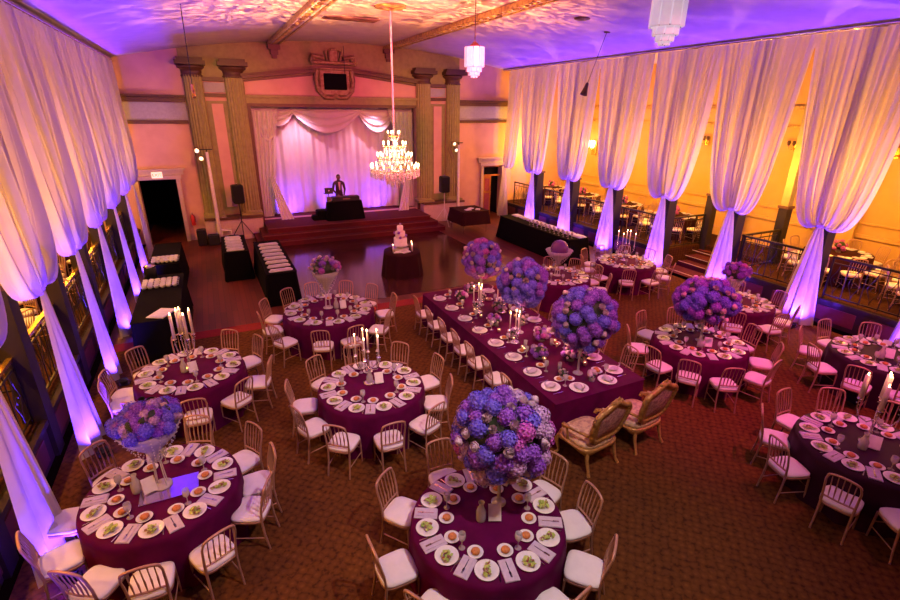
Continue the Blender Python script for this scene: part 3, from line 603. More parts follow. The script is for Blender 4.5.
def head_mesh(kind):
    if kind not in HEADS:
        o = (rose_mb() if kind == 'pink_rose' else leaf_mb() if kind == 'leafy' else head_mb(seed=len(kind))).build('source_' + kind, {'pink_rose': 'pink', 'leafy': 'green'}.get(kind, kind)); HEADS[kind] = o.data; bpy.data.objects.remove(o)
    return HEADS[kind]
def stuck(parent, name, me, p, d, s_, rz=0):
    o = bpy.data.objects.new(name, me); COL.objects.link(o); o.parent = parent; o.location = p
    o.rotation_euler = (d.to_track_quat('Z', 'Y') @ Matrix.Rotation(rz, 3, 'Z').to_quaternion()).to_euler(); o.scale = (s_,) * 3; return o
def bouquet(label, loc, r, n, mix, hs, group=None, dome=-1.0, squash=1.0, rose=.25, name='flower_bouquet', seed=1):
    """heads set all over a ball (dome = lowest z/r kept)"""
    r_ = random.Random(seed); t = thing(name, label, 'flowers', loc, group=group)
    MB().ball((0, 0, 0), (r * .80, r * .80, r * .80 * squash), 14, 9).build('foliage_core', 'green', t)
    for k in range(n):
        z = 1 - (1 - dome) * (k + .5) / n; a = k * 2.39996 + r_.uniform(-.2, .2); q = math.sqrt(max(0, 1 - z * z)); d = Vector((q * math.cos(a), q * math.sin(a), z))
        p = Vector((d.x, d.y, d.z * squash)) * r * r_.uniform(.80, .95)
        if r_.random() < rose: stuck(t, 'rose', head_mesh('pink_rose'), p + d * r * .10, d, hs * r_.uniform(.85, 1.15), r_.uniform(0, 6))
        else: stuck(t, 'hydrangea_head', head_mesh(r_.choice(mix)), p, d, hs * r_.uniform(.85, 1.2), r_.uniform(0, 6))
    for k in range(max(4, n // 4)):
        z = r_.uniform(max(dome, -.6), .8); a = r_.uniform(0, 6.28); q = math.sqrt(1 - z * z); d = Vector((q * math.cos(a), q * math.sin(a), z))
        stuck(t, 'leaf', head_mesh('leafy'), d * r * .8, d, hs * 1.1, r_.uniform(0, 6))
    return t
PMIX = ['purple', 'purple', 'blue', 'magenta', 'purple', 'blue', 'mauve']
def tall_vase(loc, h, label, r=.07):
    b = MB().lathe([(.001, .004), (r * 1.2, .004), (r * 1.25, .012), (r * .5, .03), (r * .28, .08), (r * .30, h * .6), (r * .55, h * .9), (r * 1.2, h), (r * 1.1, h), (r * .45, h * .9), (r * .2, h * .6), (r * .15, .09), (.001, .05)], n=24)
    o = b.build('tall_vase', 'glass', loc=loc); tag(o, label, 'vase'); MB().tube([(0, 0, .05), (.005, 0, h * .5), (0, .005, h)], .012, 6).build('stem_bundle', 'stem', o); return o
def trumpet_vase(loc, h, rt, label, rb=.05):
    """flared bowl hung with beading on four thin rods"""
    t = thing('trumpet_vase', label, 'vase', loc)
    z0 = h * .42
    MB().lathe([(.001, z0), (rb * .9, z0 + .01), (rb * 1.6, z0 + (h - z0) * .3), (rt * .82, z0 + (h - z0) * .72), (rt, h), (rt * .96, h), (rt * .78, z0 + (h - z0) * .72), (rb * 1.4, z0 + (h - z0) * .3), (.001, z0 + .03)], n=32).build('flared_bowl', 'vase', t)
    b = MB()
    for k in range(22):
        a = 2 * PI * k / 22
        for j in range(9): v = j / 8; rr = rb * 1.2 + (rt - rb * 1.2) * v ** .8 + .006; b.ball((rr * math.cos(a), rr * math.sin(a), z0 + .02 + (h - z0 - .03) * v), .009, 5, 4)
    tag(b.build('beading', 'crystal', t), kind='stuff')
    for k in range(4): a = PI / 4 + k * PI / 2; MB().tube([(.07 * math.cos(a), .07 * math.sin(a), .008), (.045 * math.cos(a), .045 * math.sin(a), z0 + .03)], .007, 6).build('rod', 'crystal', t)
    MB().lathe([(.001, 0), (.11, 0), (.11, .012), (.001, .014)], n=24).build('foot', 'crystal', t)
    return t

# ------------------------------------------------------------------ candelabra
def candelabrum(loc, h, n, label, rad=.20, tall=.30, fat=.0125):
    t = thing('candelabrum', label, 'candelabrum', loc)
    MB().lathe([(.001, 0), (.10, 0), (.105, .012), (.06, .03), (.025, .05), (.018, .10), (.035, .14), (.018, .18), (.014, h * .5), (.03, h * .55), (.014, h * .6), (.014, h)], n=20).build('stand', 'silver', t)
    for k in range(n + 1):
        if k == n: c = Vector((0, 0, h + .06)); pts = [(0, 0, h), c]
        else:
            a = 2 * PI * k / n + .4; e = Vector((math.cos(a), math.sin(a), 0)); c = e * rad + Vector((0, 0, h + .0))
            pts = [Vector((0, 0, h * .62)), e * rad * .35 + Vector((0, 0, h * .50)), e * rad * .8 + Vector((0, 0, h * .58)), e * rad * 1.02 + Vector((0, 0, h * .8)), c]
        ar = MB().tube(pts, .009, 6).lathe([(.001, 0), (.035, .004), (.038, .014), (.016, .016), (.018, .05), (.001, .05)], c, 12).build('arm', 'silver', t)
        MB().lathe([(.001, 0), (fat, 0), (fat * .93, tall), (.001, tall + .004)], c + Vector((0, 0, .03)), 10).build('candle', 'wax', ar)
        MB().ball(c + Vector((0, 0, .03 + tall + .022)), (.009, .009, .024), 6, 5).build('flame', 'flame', ar)
    b = MB()
    for k in range(n):
        a = 2 * PI * k / n + .4
        for j in range(3): b.ball((rad * math.cos(a) + .02 * math.cos(j * 2.1), rad * math.sin(a) + .02 * math.sin(j * 2.1), h - .04 - .02 * j), .010, 5, 4)
    b.build('crystal_drops', 'crystal', t)
    light('POINT', 'candle_light', (loc[0], loc[1], loc[2] + h + tall + .14), 4 if h > .3 else 1.5, (1, .45, .16), radius=.03)
    return t

# ------------------------------------------------------------------ round tables, set for dinner
CLOCK = ['twelve', 'one', 'two', 'three', 'four', 'five', 'six', 'seven', 'eight', 'nine', 'ten', 'eleven']
def clocks(c, angs):
    """clock positions as seen from the camera: twelve is the far side"""
    base = math.degrees(math.atan2(c[1], c[0])); used = set(); out = []
    for a in angs:
        k = round(((base - a) % 360) / 30) % 12
        for d in (0, 1, -1, 2, -2, 3, -3, 4, -4, 5, -5, 6):
            if (k + d) % 12 not in used: k = (k + d) % 12; break
        used.add(k); out.append(CLOCK[k])
    return out
def round_table(c, r, label, seed=0, cloth='plum'):
    t = thing('round_table', label, 'table', (*c, 0), group=None); r_ = random.Random(seed); p = [r_.uniform(0, 6.3) for _ in range(3)]
    MB().lathe([(.001, .72), (r - .02, .72), (r - .02, .745), (.001, .745)], n=40).lathe([(.04, .02), (.04, .72)], n=12).lathe([(.001, .0), (.3, .0), (.3, .02), (.001, .03)], n=16).build('tabletop', 'panel', t)
    def sk(u, v):
        a = 2 * PI * u
        if v < .34: q = v / .34; return (r * q * math.cos(a), r * q * math.sin(a), .760)
        w = (v - .34) / .66; f = math.sin(a * 14 + p[0]) + .6 * math.sin(a * 23 + p[1]) + .4 * math.sin(a * 8 + p[2])
        rr = r + .008 * math.sin(min(1, w * 8) * PI / 2) + .028 * w + .022 * f * w ** .8; return (rr * math.cos(a), rr * math.sin(a), .756 - (.756 - .004) * w)
    MB().grid(sk, 160, 18, closed=True).build('tablecloth', cloth, t)
    return t
P = {}
def setting(c, a, r, side_name, T, G, q, full, sd):
    """salad plate, side plate with roll, napkin with fork, glass at the place facing angle a"""
    r_ = random.Random(sd); e = lambda an, rr: (c[0] + rr * math.cos(an), c[1] + rr * math.sin(an))
    where = '%s o\'clock of %s' % (q, T)
    x, y = e(a + r_.uniform(-.03, .03), r - .17); dinner.put((x, y, ZTOP), 0, 'white salad plate at ' + where, 'salad plates on ' + G)
    s_ = salads[sd % 4]; s_.put((x, y, ZTOP + .004), a + r_.uniform(-1, 1), 'green salad on the plate at ' + where, 'salads on ' + G)
    st = 2 * PI / 10
    an = a - st * .34; rr = r - .375; x, y = e(an + r_.uniform(-.05, .05), rr + r_.uniform(-.02, .02))
    side.put((x, y, ZTOP), 0, 'small side plate at ' + where, 'side plates on ' + G)
    roll.put((x + .004, y, ZTOP + .005), r_.uniform(0, 6), 'brown roll on side plate at ' + where, 'rolls on ' + G)
    an = a + st * .50; x, y = e(an, r - .16); z = an - PI / 2 + r_.uniform(-.12, .12)
    napkin.put((x, y, ZTOP), z, 'folded lilac napkin beside plate at ' + where, 'napkins on ' + G)
    if full:
        fork.put((x, y, ZTOP + .018), z, 'fork on the napkin at ' + where, 'forks on ' + G)
        an = a + st * .27; x, y = e(an, r - .14); knife.put((x, y, ZTOP), an + PI / 2, 'knife beside the salad plate at ' + where, 'knives on ' + G)
    if sd % 2 == 0 or not full:
        an = a + st * .12; x, y = e(an, r - .36 + r_.uniform(-.03, .01)); wine.put((x, y, ZTOP), 0, 'stemmed glass at ' + where, 'stemmed glasses on ' + G)
TB = [
 # centre, radius, name in labels, chair angles, first plate angle, full cutlery, chair distance
 ('nearest table', (2.23, 3.63), .85, [91, 132, 176, -148, -117, -80, -46, -13, 18, 54], 'the nearest flower-ball table', 1, 1.06, 'plum clothed round table nearest the camera under a hydrangea ball'),
 ('front left table', (-1.06, 5.68), .85, [31, 0, -26, -63, -95, -125, -161, 166, 128, 73], 'the front left table', 1, 1.04, 'plum clothed round table at front left with beaded bouquet vase'),
 ('left candle table', (-.80, 8.70), .86, [134, 97, 59, 29, -18, -51, -86, -125, -170, 172], 'the left table with tall candles', 1, 1.06, 'plum clothed round table on the left with tall purple-lit candles'),
 ('middle candle table', (1.89, 6.90), .86, [162, -163, -129, -94, -60, -26, 11, 50, 88, 124], 'the middle table with candelabrum', 1, 1.08, 'plum clothed round table in the middle carrying a candelabrum'),
 ('dance floor table', (2.00, 10.52), 1.0, [150, 119, 94, 61, 32, -3, -45, -82, -109, -147, 179], 'the table by the dance floor', 0, 1.27, 'largest plum clothed round table at the edge of the dance floor'),
 ('front right table', (7.60, 2.54), .85, [83, 121, 158, -165, -131, -97, 48, 12], 'the front right table', 1, 1.05, 'dark clothed round table at front right with candelabrum'),
 ('right edge table', (11.0, 3.94), .86, [112, 152, -172, -138, -103, 73, 35], 'the table at the right edge', 0, 1.08, 'plum clothed round table cut by the right edge near the railing'),
 ('right flower table', (8.32, 5.83), .87, [-178, -148, -118, -80, -43, -8, 25, 60, 98, 140], 'the right flower-ball table', 0, 1.12, 'plum clothed round table right of the head table under hydrangea ball'),
 ('bouquet side table', (11.05, 7.0), .80, [37, -14, -60, -100, -146, 70, 105, 150], 'the table beside the pedestal bouquet', 0, 1.0, 'plum clothed round table partly hidden behind the right flower ball'),
 ('far candle table', (11.02, 10.65), .86, [150, 116, 82, 49, 14, -20, -58, -94, -131, -172], 'the far right candle table', 0, 1.1, 'plum clothed round table farthest right before the entry steps'),
 ('vase table', (8.27, 10.37), .88, [63, 30, -5, -40, 98, 135], 'the table behind the head table', 0, 1.12, 'plum clothed round table behind the head table holding a purple orb vase')]
for ti, (G, c, r, angs, T, full, cd, lab) in enumerate(TB):
    round_table(c, r, lab, ti, 'dark_plum' if ti in (5, 6) else 'plum'); rr = random.Random(50 + ti)
    for a, q in zip(angs, clocks(c, angs)):
        an = R(a); d = cd + rr.uniform(-.03, .03)
        chair.put((c[0] + d * math.cos(an), c[1] + d * math.sin(an), 0), an + PI / 2 + rr.uniform(-.12, .12), 'spindle-back chair, white pad, at %s o\'clock of %s' % (q, T), 'chairs at the ' + G)
    n = 12 if r > .95 else 10
    a0 = {0: -84, 1: 12, 5: 84}.get(ti, angs[0]); pa = [a0 + k * 360 / n for k in range(n)]
    for k, (a, q) in enumerate(zip(pa, clocks(c, pa))): setting(c, R(a), r, q, T, 'the ' + G, q, full, ti * 12 + k)
def zt(c, dx, dy): return (c[0] + dx, c[1] + dy, ZTOP)
tables = {t_[0]: t_ for t_ in TB}
for k, (G, dx, dy, rz) in enumerate((('nearest table', .06, -.05, .5), ('front left table', -.12, -.02, -.2), ('left candle table', .05, -.1, 0), ('middle candle table', .14, .02, .3), ('dance floor table', .3, -.1, .3), ('right flower table', -.1, -.25, .6), ('front right table', -.02, -.05, .9), ('right edge table', -.1, -.1, .8))):
    t_ = tables[G]; card.put(zt(t_[1], dx, dy), -math.atan2(*t_[1]) + .12, 'upright white card in the middle of ' + t_[4], 'cards on the tables')
    carafe.put(zt(t_[1], dx - .14, dy + .06), 0, 'clear glass carafe beside the card on ' + t_[4], 'carafes on the tables')
# centrepieces
tall_vase((2.46, 3.78, ZTOP), .52, 'slim clear vase under the largest hydrangea ball')
bouquet('largest hydrangea ball, purple blue and magenta, above the nearest table', (2.46, 3.78, 1.70), .50, 118, PMIX, 1.18, rose=.24, seed=4)
o = MB().box((0, 0, .004), (.62, .36, .008), bev=.002).build('table_mirror', 'mirror', loc=(-.98, 5.62, ZTOP)); tag(o, 'flat rectangular mirror under the beaded vase on the front left table', 'mirror')
trumpet_vase((-1.06, 5.72, ZTOP + .009), .86, .34, 'flared beaded glass vase on the front left table')
bouquet('low dome of purple hydrangeas in the beaded vase at front left', (-1.06, 5.72, 1.66), .36, 46, ['purple', 'blue', 'purple', 'blue', 'mauve'], .9, dome=-.05, squash=.45, rose=.2, seed=6)
candelabrum((-.80, 8.75, ZTOP), .60, 4, 'silver candelabrum with tall lit candles on the left table', .15, .42, .024)
candelabrum((1.89, 7.0, ZTOP), .50, 5, 'silver candelabrum with lit candles on the middle table', .20, .34)
candelabrum((7.66, 2.60, ZTOP), .60, 4, 'silver candelabrum with fat glowing candles on the front right table', .22, .34, .030)
candelabrum((11.02, 10.75, ZTOP), .46, 4, 'silver candelabrum with pale candles on the far right table', .26, .36)
trumpet_vase((2.0, 10.6, ZTOP), .90, .30, 'flared beaded glass vase on the table by the dance floor')
bouquet('purple and white dome bouquet on the table by the dance floor', (2.0, 10.6, 1.70), .34, 36, ['purple', 'mauve', 'magenta'], .85, dome=-.1, squash=.72, rose=.4, seed=8)
tall_vase((8.32, 5.83, ZTOP), .55, 'clear vase under the hydrangea ball on the right')
bouquet('wide purple hydrangea ball with pale roses on the right-hand table', (8.20, 5.80, 1.66), .56, 96, ['purple', 'blue', 'purple', 'blue'], 1.25, squash=.72, rose=.35, seed=9)
trumpet_vase((10.85, 7.05, ZTOP), .62, .20, 'flared glass vase near the second drape of the right wall')
bouquet('small purple bouquet in a flared vase near the second right drape', (10.85, 7.05, 1.50), .30, 26, ['purple', 'magenta', 'purple'], .85, dome=-.3, squash=.7, rose=.3, seed=10)
trumpet_vase((8.27, 10.4, ZTOP), .72, .36, 'flared glass vase holding a purple orb behind the head table')
o = MB().ball((0, 0, 0), .24, 24, 14).build('glass_orb', 'orb', loc=(8.27, 10.4, 1.52)); tag(o, 'shiny purple orb resting in the flared vase behind the head table', 'orb')

# ------------------------------------------------------------------ head table
HX0, HX1, HY0, HY1 = 4.33, 6.15, 5.18, 10.55
t = thing('head_table', 'long rectangular head table under a plum floor-length cloth', 'table', ((HX0 + HX1) / 2, (HY0 + HY1) / 2, 0))
hw, hl = (HX1 - HX0) / 2, (HY1 - HY0) / 2
MB().box((0, 0, .73), (hw * 2 - .04, hl * 2 - .04, .03)).build('tabletop', 'panel', t)
b = MB()
def hsk(u, v):
    per = 4 * (hw + hl); s_ = u * per; e = .0
    if s_ < 2 * hw: x, y, nx, ny = -hw + s_, -hl, 0, -1
    elif s_ < 2 * hw + 2 * hl: x, y, nx, ny = hw, -hl + (s_ - 2 * hw), 1, 0
    elif s_ < 4 * hw + 2 * hl: x, y, nx, ny = hw - (s_ - 2 * hw - 2 * hl), hl, 0, 1
    else: x, y, nx, ny = -hw, hl - (s_ - 4 * hw - 2 * hl), -1, 0
    f = .02 + .05 * v + .018 * math.sin(s_ * 13) * v + .012 * math.sin(s_ * 29) * v
    return (x + nx * f + (0 if nx else math.copysign(.03 * v, x) * (abs(x) > hw - .03)), y + ny * f, .76 - .755 * v)
b.grid(hsk, 260, 8, closed=True); b.box((0, 0, .758), (hw * 2 + .045, hl * 2 + .045, .012), bev=.004); b.build('tablecloth', 'plum', t)
ord_ = ['nearest', 'second', 'third', 'fourth', 'fifth', 'sixth', 'seventh', 'eighth']
ys = [5.62, 6.15, 6.76, 7.40, 8.05, 8.72, 9.38, 10.05]
swan = MB()
swan.grid(lambda u, v: (.10 * (v - .5) * 2, .065 * (u - .5) * 2 * (1 - abs(v - .5) * 1.2), .012 + .05 * (1 - (2 * u - 1) ** 2) * (1 - (2 * v - 1) ** 2) + .02 * v), 8, 10)
swan.tube([(-.08, 0, .03), (-.12, 0, .06), (-.13, 0, .10), (-.10, 0, .115)], [.02, .012, .010, .006], 6)
swan = mk('swan_napkin', 'napkin', [('', swan, 'napkin')])
for i, y in enumerate(ys):
    for sd_, (x, sg, rw) in enumerate(((HX0 + .22, 1, 'left'), (HX1 - .26, -1, 'right'))):
        w_ = '%s place on the %s of the head table' % (ord_[i], rw)
        charger.put((x, y, ZTOP), 0, 'white plate at the ' + w_, 'plates of the head table')
        swan.put((x, y, ZTOP + .012), 0 if sg > 0 else PI, 'white folded napkin at the ' + w_, 'napkins of the head table')
        side.put((x + sg * .27, y + .14, ZTOP), 0, 'small side plate at the ' + w_, 'side plates of the head table')
        roll.put((x + sg * .27, y + .14, ZTOP + .005), 0, 'brown roll at the ' + w_, 'rolls of the head table')
        wine.put((x + sg * .24, y - .06, ZTOP), 0, 'stemmed glass at the ' + w_, 'glasses of the head table')
        knife.put((x, y - .20, ZTOP), -PI / 2 * sg, 'knife at the ' + w_, 'knives of the head table')
        fork.put((x, y + .20, ZTOP), -PI / 2 * sg, 'fork at the ' + w_, 'forks of the head table')
for i, y in enumerate([6.02, 6.70, 7.36, 7.98, 8.62, 9.34, 10.05]):
    chair.put((3.98 + .20, y - .0, 0), -PI / 2 + rnd.uniform(-.05, .05), 'spindle-back chair, white pad, %s along the left side of the head table' % ord_[i], 'chairs on the left of the head table')
for i, y in enumerate([5.95, 6.75, 7.5, 8.25, 9.0, 9.75]):
    chair.put((6.15 + .22, y, 0), PI / 2 + rnd.uniform(-.06, .06), 'spindle-back chair, white pad, %s along the right side of the head table' % ord_[i], 'chairs on the right of the head table')
for x, w_ in ((4.95, 'left'), (5.55, 'right')):
    charger.put((x, HY0 + .22, ZTOP), 0, 'white plate before the %s throne chair' % w_, 'plates before the thrones')
    swan.put((x, HY0 + .22, ZTOP + .012), PI / 2, 'folded napkin before the %s throne chair' % w_, 'napkins before the thrones')
    side.put((x + .05, HY0 + .52, ZTOP), 0, 'small side plate before the %s throne chair' % w_, 'side plates before the thrones'); roll.put((x + .05, HY0 + .52, ZTOP + .005), 0, 'brown roll before the %s throne chair' % w_, 'rolls before the thrones')
for i, (x, y, z, r, mx, w_) in enumerate(((5.25, 9.30, 1.88, .42, ['purple', 'magenta', 'blue', 'purple'], 'farthest'), (5.25, 7.64, 1.84, .46, ['purple', 'blue', 'blue'], 'middle'), (5.25, 5.80, 1.80, .52, ['blue', 'purple', 'blue', 'purple'], 'nearest'))):
    tall_vase((x, y, ZTOP), z - ZTOP - r + .05, 'slim clear vase under the %s hydrangea ball of the head table' % w_)
    bouquet('hydrangea ball on a tall vase, %s of three on the head table' % w_, (x, y, z), r, 96, mx, 1.2, rose=.24, seed=20 + i, group='hydrangea balls of the head table')
places = ['by the far end', 'behind the far ball', 'before the far ball', 'behind the middle ball', 'before the middle ball', 'behind the near ball', 'before the near ball']
for i, y in enumerate([10.15, 9.75, 8.80, 8.20, 7.15, 6.55, 6.25]):
    x = 5.22 + (-.25 if i % 2 else .22)
    bouquet('low posy of purple flowers %s on the head table' % places[i], (x, y, ZTOP + .12), .15, 14, ['purple', 'magenta', 'mauve'], .62, dome=-.2, squash=.8, rose=.45, name='flower_posy', seed=40 + i, group='low posies on the head table')
    o = MB().lathe([(.001, 0), (.07, 0), (.085, .06), (.08, .12), (.076, .12), (.08, .06), (.001, .01)], n=16).build('posy_bowl', 'glass', loc=(x, y, ZTOP)); tag(o, 'small glass bowl under the posy %s' % places[i], 'bowl', 'posy bowls')
for i, (x, y) in enumerate(((5.45, 9.55), (5.05, 9.1), (5.5, 7.95), (4.98, 7.5), (5.5, 7.35), (5.62, 6.1), (4.88, 5.75), (5.3, 5.5))):
    o = MB().lathe([(.001, 0), (.045, 0), (.055, .05), (.05, .09), (.046, .09), (.05, .05), (.001, .01)], n=14).build('bud_vase', 'glass', loc=(x, y, ZTOP)); tag(o, 'tiny glass cup of pale roses, %s counted from the far end of the head table' % ord_[i].replace('nearest', 'first'), 'vase', 'rose cups on the head table')
    r9 = random.Random(i)
    bouquet('pale pink roses in a tiny cup, %s from the far end of head table' % ord_[i].replace('nearest', 'first'), (x, y, ZTOP + .11), .075, 9, ['pink'], .5, dome=-.1, rose=.8, name='rose_posy', seed=60 + i, group='rose posies on the head table')
k = 0
for y in [5.95, 6.4, 6.85, 7.0, 7.35, 7.9, 8.35, 8.6, 9.0, 9.5, 9.85, 10.3]:
    for x in (4.93, 5.58):
        candle_glass.put((x + rnd.uniform(-.06, .06), y + rnd.uniform(-.08, .08), ZTOP), 0, 'lit votive candle on the %s of the head table, pair %d counted from the thrones' % ('left' if x < 5.2 else 'right', k // 2 + 1), 'votive candles on the head table'); k += 1
for i, (x, y) in enumerate(((5.0, 8.95), (5.5, 8.75), (4.92, 7.3))):
    candelabrum((x, y, ZTOP), .22, 3, 'small silver candelabrum, %s on the head table' % ('left of the far ball', 'right of the far ball', 'left of the middle ball')[i], .11, .34)
for y in (6.3, 7.9, 9.6): light('POINT', 'votive_light', (5.25, y, 1.10), 5, (1, .42, .25), radius=.05)
for i, (x, y) in enumerate(((5.05, 6.05), (5.0, 7.05), (4.98, 8.1), (5.5, 6.9))): tumbler.put((x, y, ZTOP), 0, 'straight water glass on the head table, %s from the thrones' % ord_[i].replace('nearest', 'first'), 'water glasses of the head table')

# ------------------------------------------------------------------ uplight cans
def can_proto():
    t = thing('floor_uplight', 'x', 'uplight'); MB().lathe([(.001, .05), (.07, .05), (.085, .12), (.08, .12), (.06, .07)], n=14).build('housing', 'black', t); MB().box((0, 0, .012), (.16, .10, .02)).tube([(-.10, 0, .01), (-.10, 0, .09)], .008, 5).tube([(.10, 0, .01), (.10, 0, .09)], .008, 5).build('bracket', 'black', t); return t
up = Proto(can_proto())
for i, y in enumerate(RY + [4.3]): up.put((XR - .52, y - .25, 0), 0, 'black uplight can at the foot of the %s drape on the right' % (on + ['edge'])[i], 'uplights of the right wall')
for i, y in enumerate(LY): up.put((XL + .32, y - .46, 0), 0, 'black uplight can at the foot of the %s drape on the left' % (on + ['last'])[i], 'uplights of the left wall')

# ------------------------------------------------------------------ stage dressing
def cloth_wall(x0, x1, y, z0, z1, name='fabric_backdrop', label='', am=.07, fr=26, seed=0, n=120, parent=None, top_pinch=None):
    r_ = random.Random(seed); p = [r_.uniform(0, 6) for _ in range(3)]
    b = MB().grid(lambda u, v: (x0 + (x1 - x0) * u, y - am * (.5 * math.sin(u * fr + p[0]) + .35 * math.sin(u * fr * 1.9 + p[1]) + .3 * math.sin(u * fr * .45 + p[2])), z0 + (z1 - z0) * v), n, 8)
    o = b.build(name, 'stage_cloth', parent)
    return o
t = thing('stage_backdrop', 'gathered white fabric backdrop across the stage with swags along its top', 'backdrop', (0, 0, 0))
cloth_wall(1.9, 8.7, 22.95, .62, 5.1, 'gathered_curtain', seed=3, fr=75, am=.07, n=300, parent=t)
def swag(x0, x1, zt_, drop, y):
    def f(u, v):
        c = 4 * u * (1 - u); z = zt_ - v * (.18 + drop * c) ; fold = .07 * math.sin(v * 22) * (.3 + c); return (x0 + (x1 - x0) * u, y - .10 * c * v - fold * .6, z - .02 * math.sin(v * 22 + 1.2))
    MB().grid(f, 40, 28).build('swag', 'stage_cloth', t)
swag(3.45, 6.35, 5.02, .85, 22.55); swag(2.2, 3.55, 5.02, .55, 22.6); swag(6.25, 8.0, 5.02, .85, 22.6); swag(1.85, 2.9, 5.08, 1.2, 22.45); swag(7.6, 8.75, 5.08, 1.2, 22.45)
for x0, x1 in ((1.86, 2.75), (7.85, 8.74)):
    sgn = 1 if x0 < 5 else -1; xe = x0 if x0 < 5 else x1
    MB().grid(lambda u, v: (xe + sgn * (.9 * u * (1 - .55 * v ** 1.5)), 22.35 - .05 * math.sin(u * 30 + v * 2), 4.9 - 4.25 * v), 60, 12).build('side_curtain', 'stage_cloth', t)
    MB().grid(lambda u, v: (xe + sgn * (.35 + .25 * v + .5 * u * (.3 + .7 * v)), 21.95 - .45 * v - .04 * math.sin(u * 22), 2.4 - 1.76 * v), 30, 8).build('trailing_fabric', 'stage_cloth', t)
# gilt crest with a screen
t = thing('wall_crest', 'carved gilt crest over the stage opening holding a black screen', 'crest', (5.16, YB - .08, 6.0))
b = MB().box((0, -.08, .0), (1.15, .2, 1.0), bev=.05).box((0, -.12, .72), (1.5, .26, .12), bev=.03).box((0, -.12, .50), (1.3, .2, .08), bev=.02).box((0, -.1, .95), (.34, .2, .5), bev=.04)
for sx in (-1, 1):
    b.tube([(sx * .35, -.14, .9), (sx * .75, -.14, .98), (sx * .80, -.14, .78), (sx * .72, -.14, .66)], .07, 8)
    b.tube([(sx * .62, -.14, .45), (sx * .68, -.14, .1), (sx * .62, -.14, -.3), (sx * .40, -.14, -.56), (sx * .12, -.14, -.58), (0, -.14, -.44)], .085, 8)
    b.ball((sx * .70, -.14, .86), .09, 10, 6); b.ball((sx * .6, -.16, -.22), (.1, .08, .14), 10, 6); b.tube([(sx * .14, -.18, 1.2), (sx * .3, -.18, 1.12), (sx * .22, -.18, .8)], .03, 6)
b.ball((0, -.16, -.5), (.13, .08, .1), 10, 6); b.box((0, -.14, 1.2), (.2, .16, .1), bev=.03)
b.build('carved_frame', 'crest', t); t.scale = (1.12, 1, 1.0)
s_ = MB().box((0, -.24, .03), (.82, .06, .60), bev=.01).build('screen_housing', 'screen', t); MB().box((0, -.275, .03), (.76, .01, .53)).build('screen', 'screen', s_)
MB().tube([(.35, -.3, .35), (.35, -.3, 1.35)], .012, 5).build('hanger', 'black', t)
# DJ table, equipment, DJ
t = thing('disc_jockey_table', 'black draped table in the middle of the stage', 'table', (5.0, 20.95, .6))
def bx(u, v):
    a = 2 * PI * u; c, s2 = math.cos(a), math.sin(a); w = .72 + .10 * v + .015 * math.sin(a * 16) * v; d = .30 + .08 * v
    return (math.copysign(abs(c) ** .3, c) * w, math.copysign(abs(s2) ** .3, s2) * d, .76 - .755 * v)
MB().grid(bx, 90, 8, closed=True).box((0, 0, .755), (1.36, .54, .02), bev=.005).build('tablecloth', 'black_cloth', t)
o = MB().box((0, 0, .09), (1.12, .38, .18), bev=.01).build('mixing_desk', 'black', loc=(5.07, 20.95, 1.37)); tag(o, 'black mixing desk in its flight case on the stage table', 'mixing desk')
for x in (-.3, .3): MB().lathe([(.001, 0), (.13, 0), (.13, .02), (.001, .022)], (x, 0, .18), 20).build('turntable', 'vent', o)
MB().box((0, -.195, .1), (.3, .01, .05)).build('label_strip', 'vent', o)
o = MB().box((0, 0, .1), (.2, .2, .2)).box((0, 0, .22), (.04, .04, .2)).build('laptop_stand', 'silver', loc=(4.36, 20.95, 1.37)); tag(o, 'small pale stand at the left end of the stage table', 'stand')
o = MB().box((0, 0, .012), (.34, .24, .02)).build('laptop', 'black', loc=(4.36, 20.95, 1.70)); tag(o, 'open black laptop on the stand at the left of the desk', 'laptop')
MB().box((0, -.13, .13), (.34, .015, .24), rx=-.15).build('lid', 'black', o); lg = MB().ball((0, -.152, .14), (.028, .004, .028), 10, 6).build('emblem', 'china', o)
o = MB().box((0, 0, .2), (.6, .5, .4), bev=.04).box((-.36, -.05, .1), (.3, .4, .2), bev=.04).build('equipment_bags', 'black_cloth', loc=(4.15, 21.2, .6)); tag(o, 'black covered equipment left of the stage table', 'equipment case')
def skin_fig(name, verts, edges, radii, m, parent=None, sub=1, root=0):
    me = bpy.data.meshes.new(name); me.from_pydata(verts, edges, []); me.update(); o = bpy.data.objects.new(name, me); COL.objects.link(o)
    sm = o.modifiers.new('skin', 'SKIN'); sm.use_smooth_shade = True
    for i, r in enumerate(radii): me.skin_vertices[0].data[i].radius = r if isinstance(r, tuple) else (r, r)
    me.skin_vertices[0].data[root].use_root = True
    if sub: s2 = o.modifiers.new('sub', 'SUBSURF'); s2.levels = sub; s2.render_levels = sub
    me.materials.append(M[m])
    if parent: o.parent = parent
    return o
t = thing('person', 'person in a dark jacket and pale shirt standing behind the stage table', 'person', (5.0, 21.75, .6), PI)
vs = [(0, 0, .93), (0, -.01, 1.1), (0, 0, 1.30), (0, 0, 1.44), (0, .01, 1.52), (0, .03, 1.60), (0, .04, 1.68), (-.2, 0, 1.40), (-.26, .02, 1.12), (-.16, .25, .96), (-.13, .33, .94), (.2, 0, 1.40), (.26, .02, 1.12), (.16, .25, .96), (.13, .33, .94), (-.1, 0, .88), (-.11, .02, .48), (-.11, -.02, .08), (-.11, .12, .04), (.1, 0, .88), (.11, .02, .48), (.11, -.02, .08), (.11, .12, .04)]
es = [(0, 1), (1, 2), (2, 3), (3, 4), (4, 5), (5, 6), (3, 7), (7, 8), (8, 9), (9, 10), (3, 11), (11, 12), (12, 13), (13, 14), (0, 15), (15, 16), (16, 17), (17, 18), (0, 19), (19, 20), (20, 21), (21, 22)]
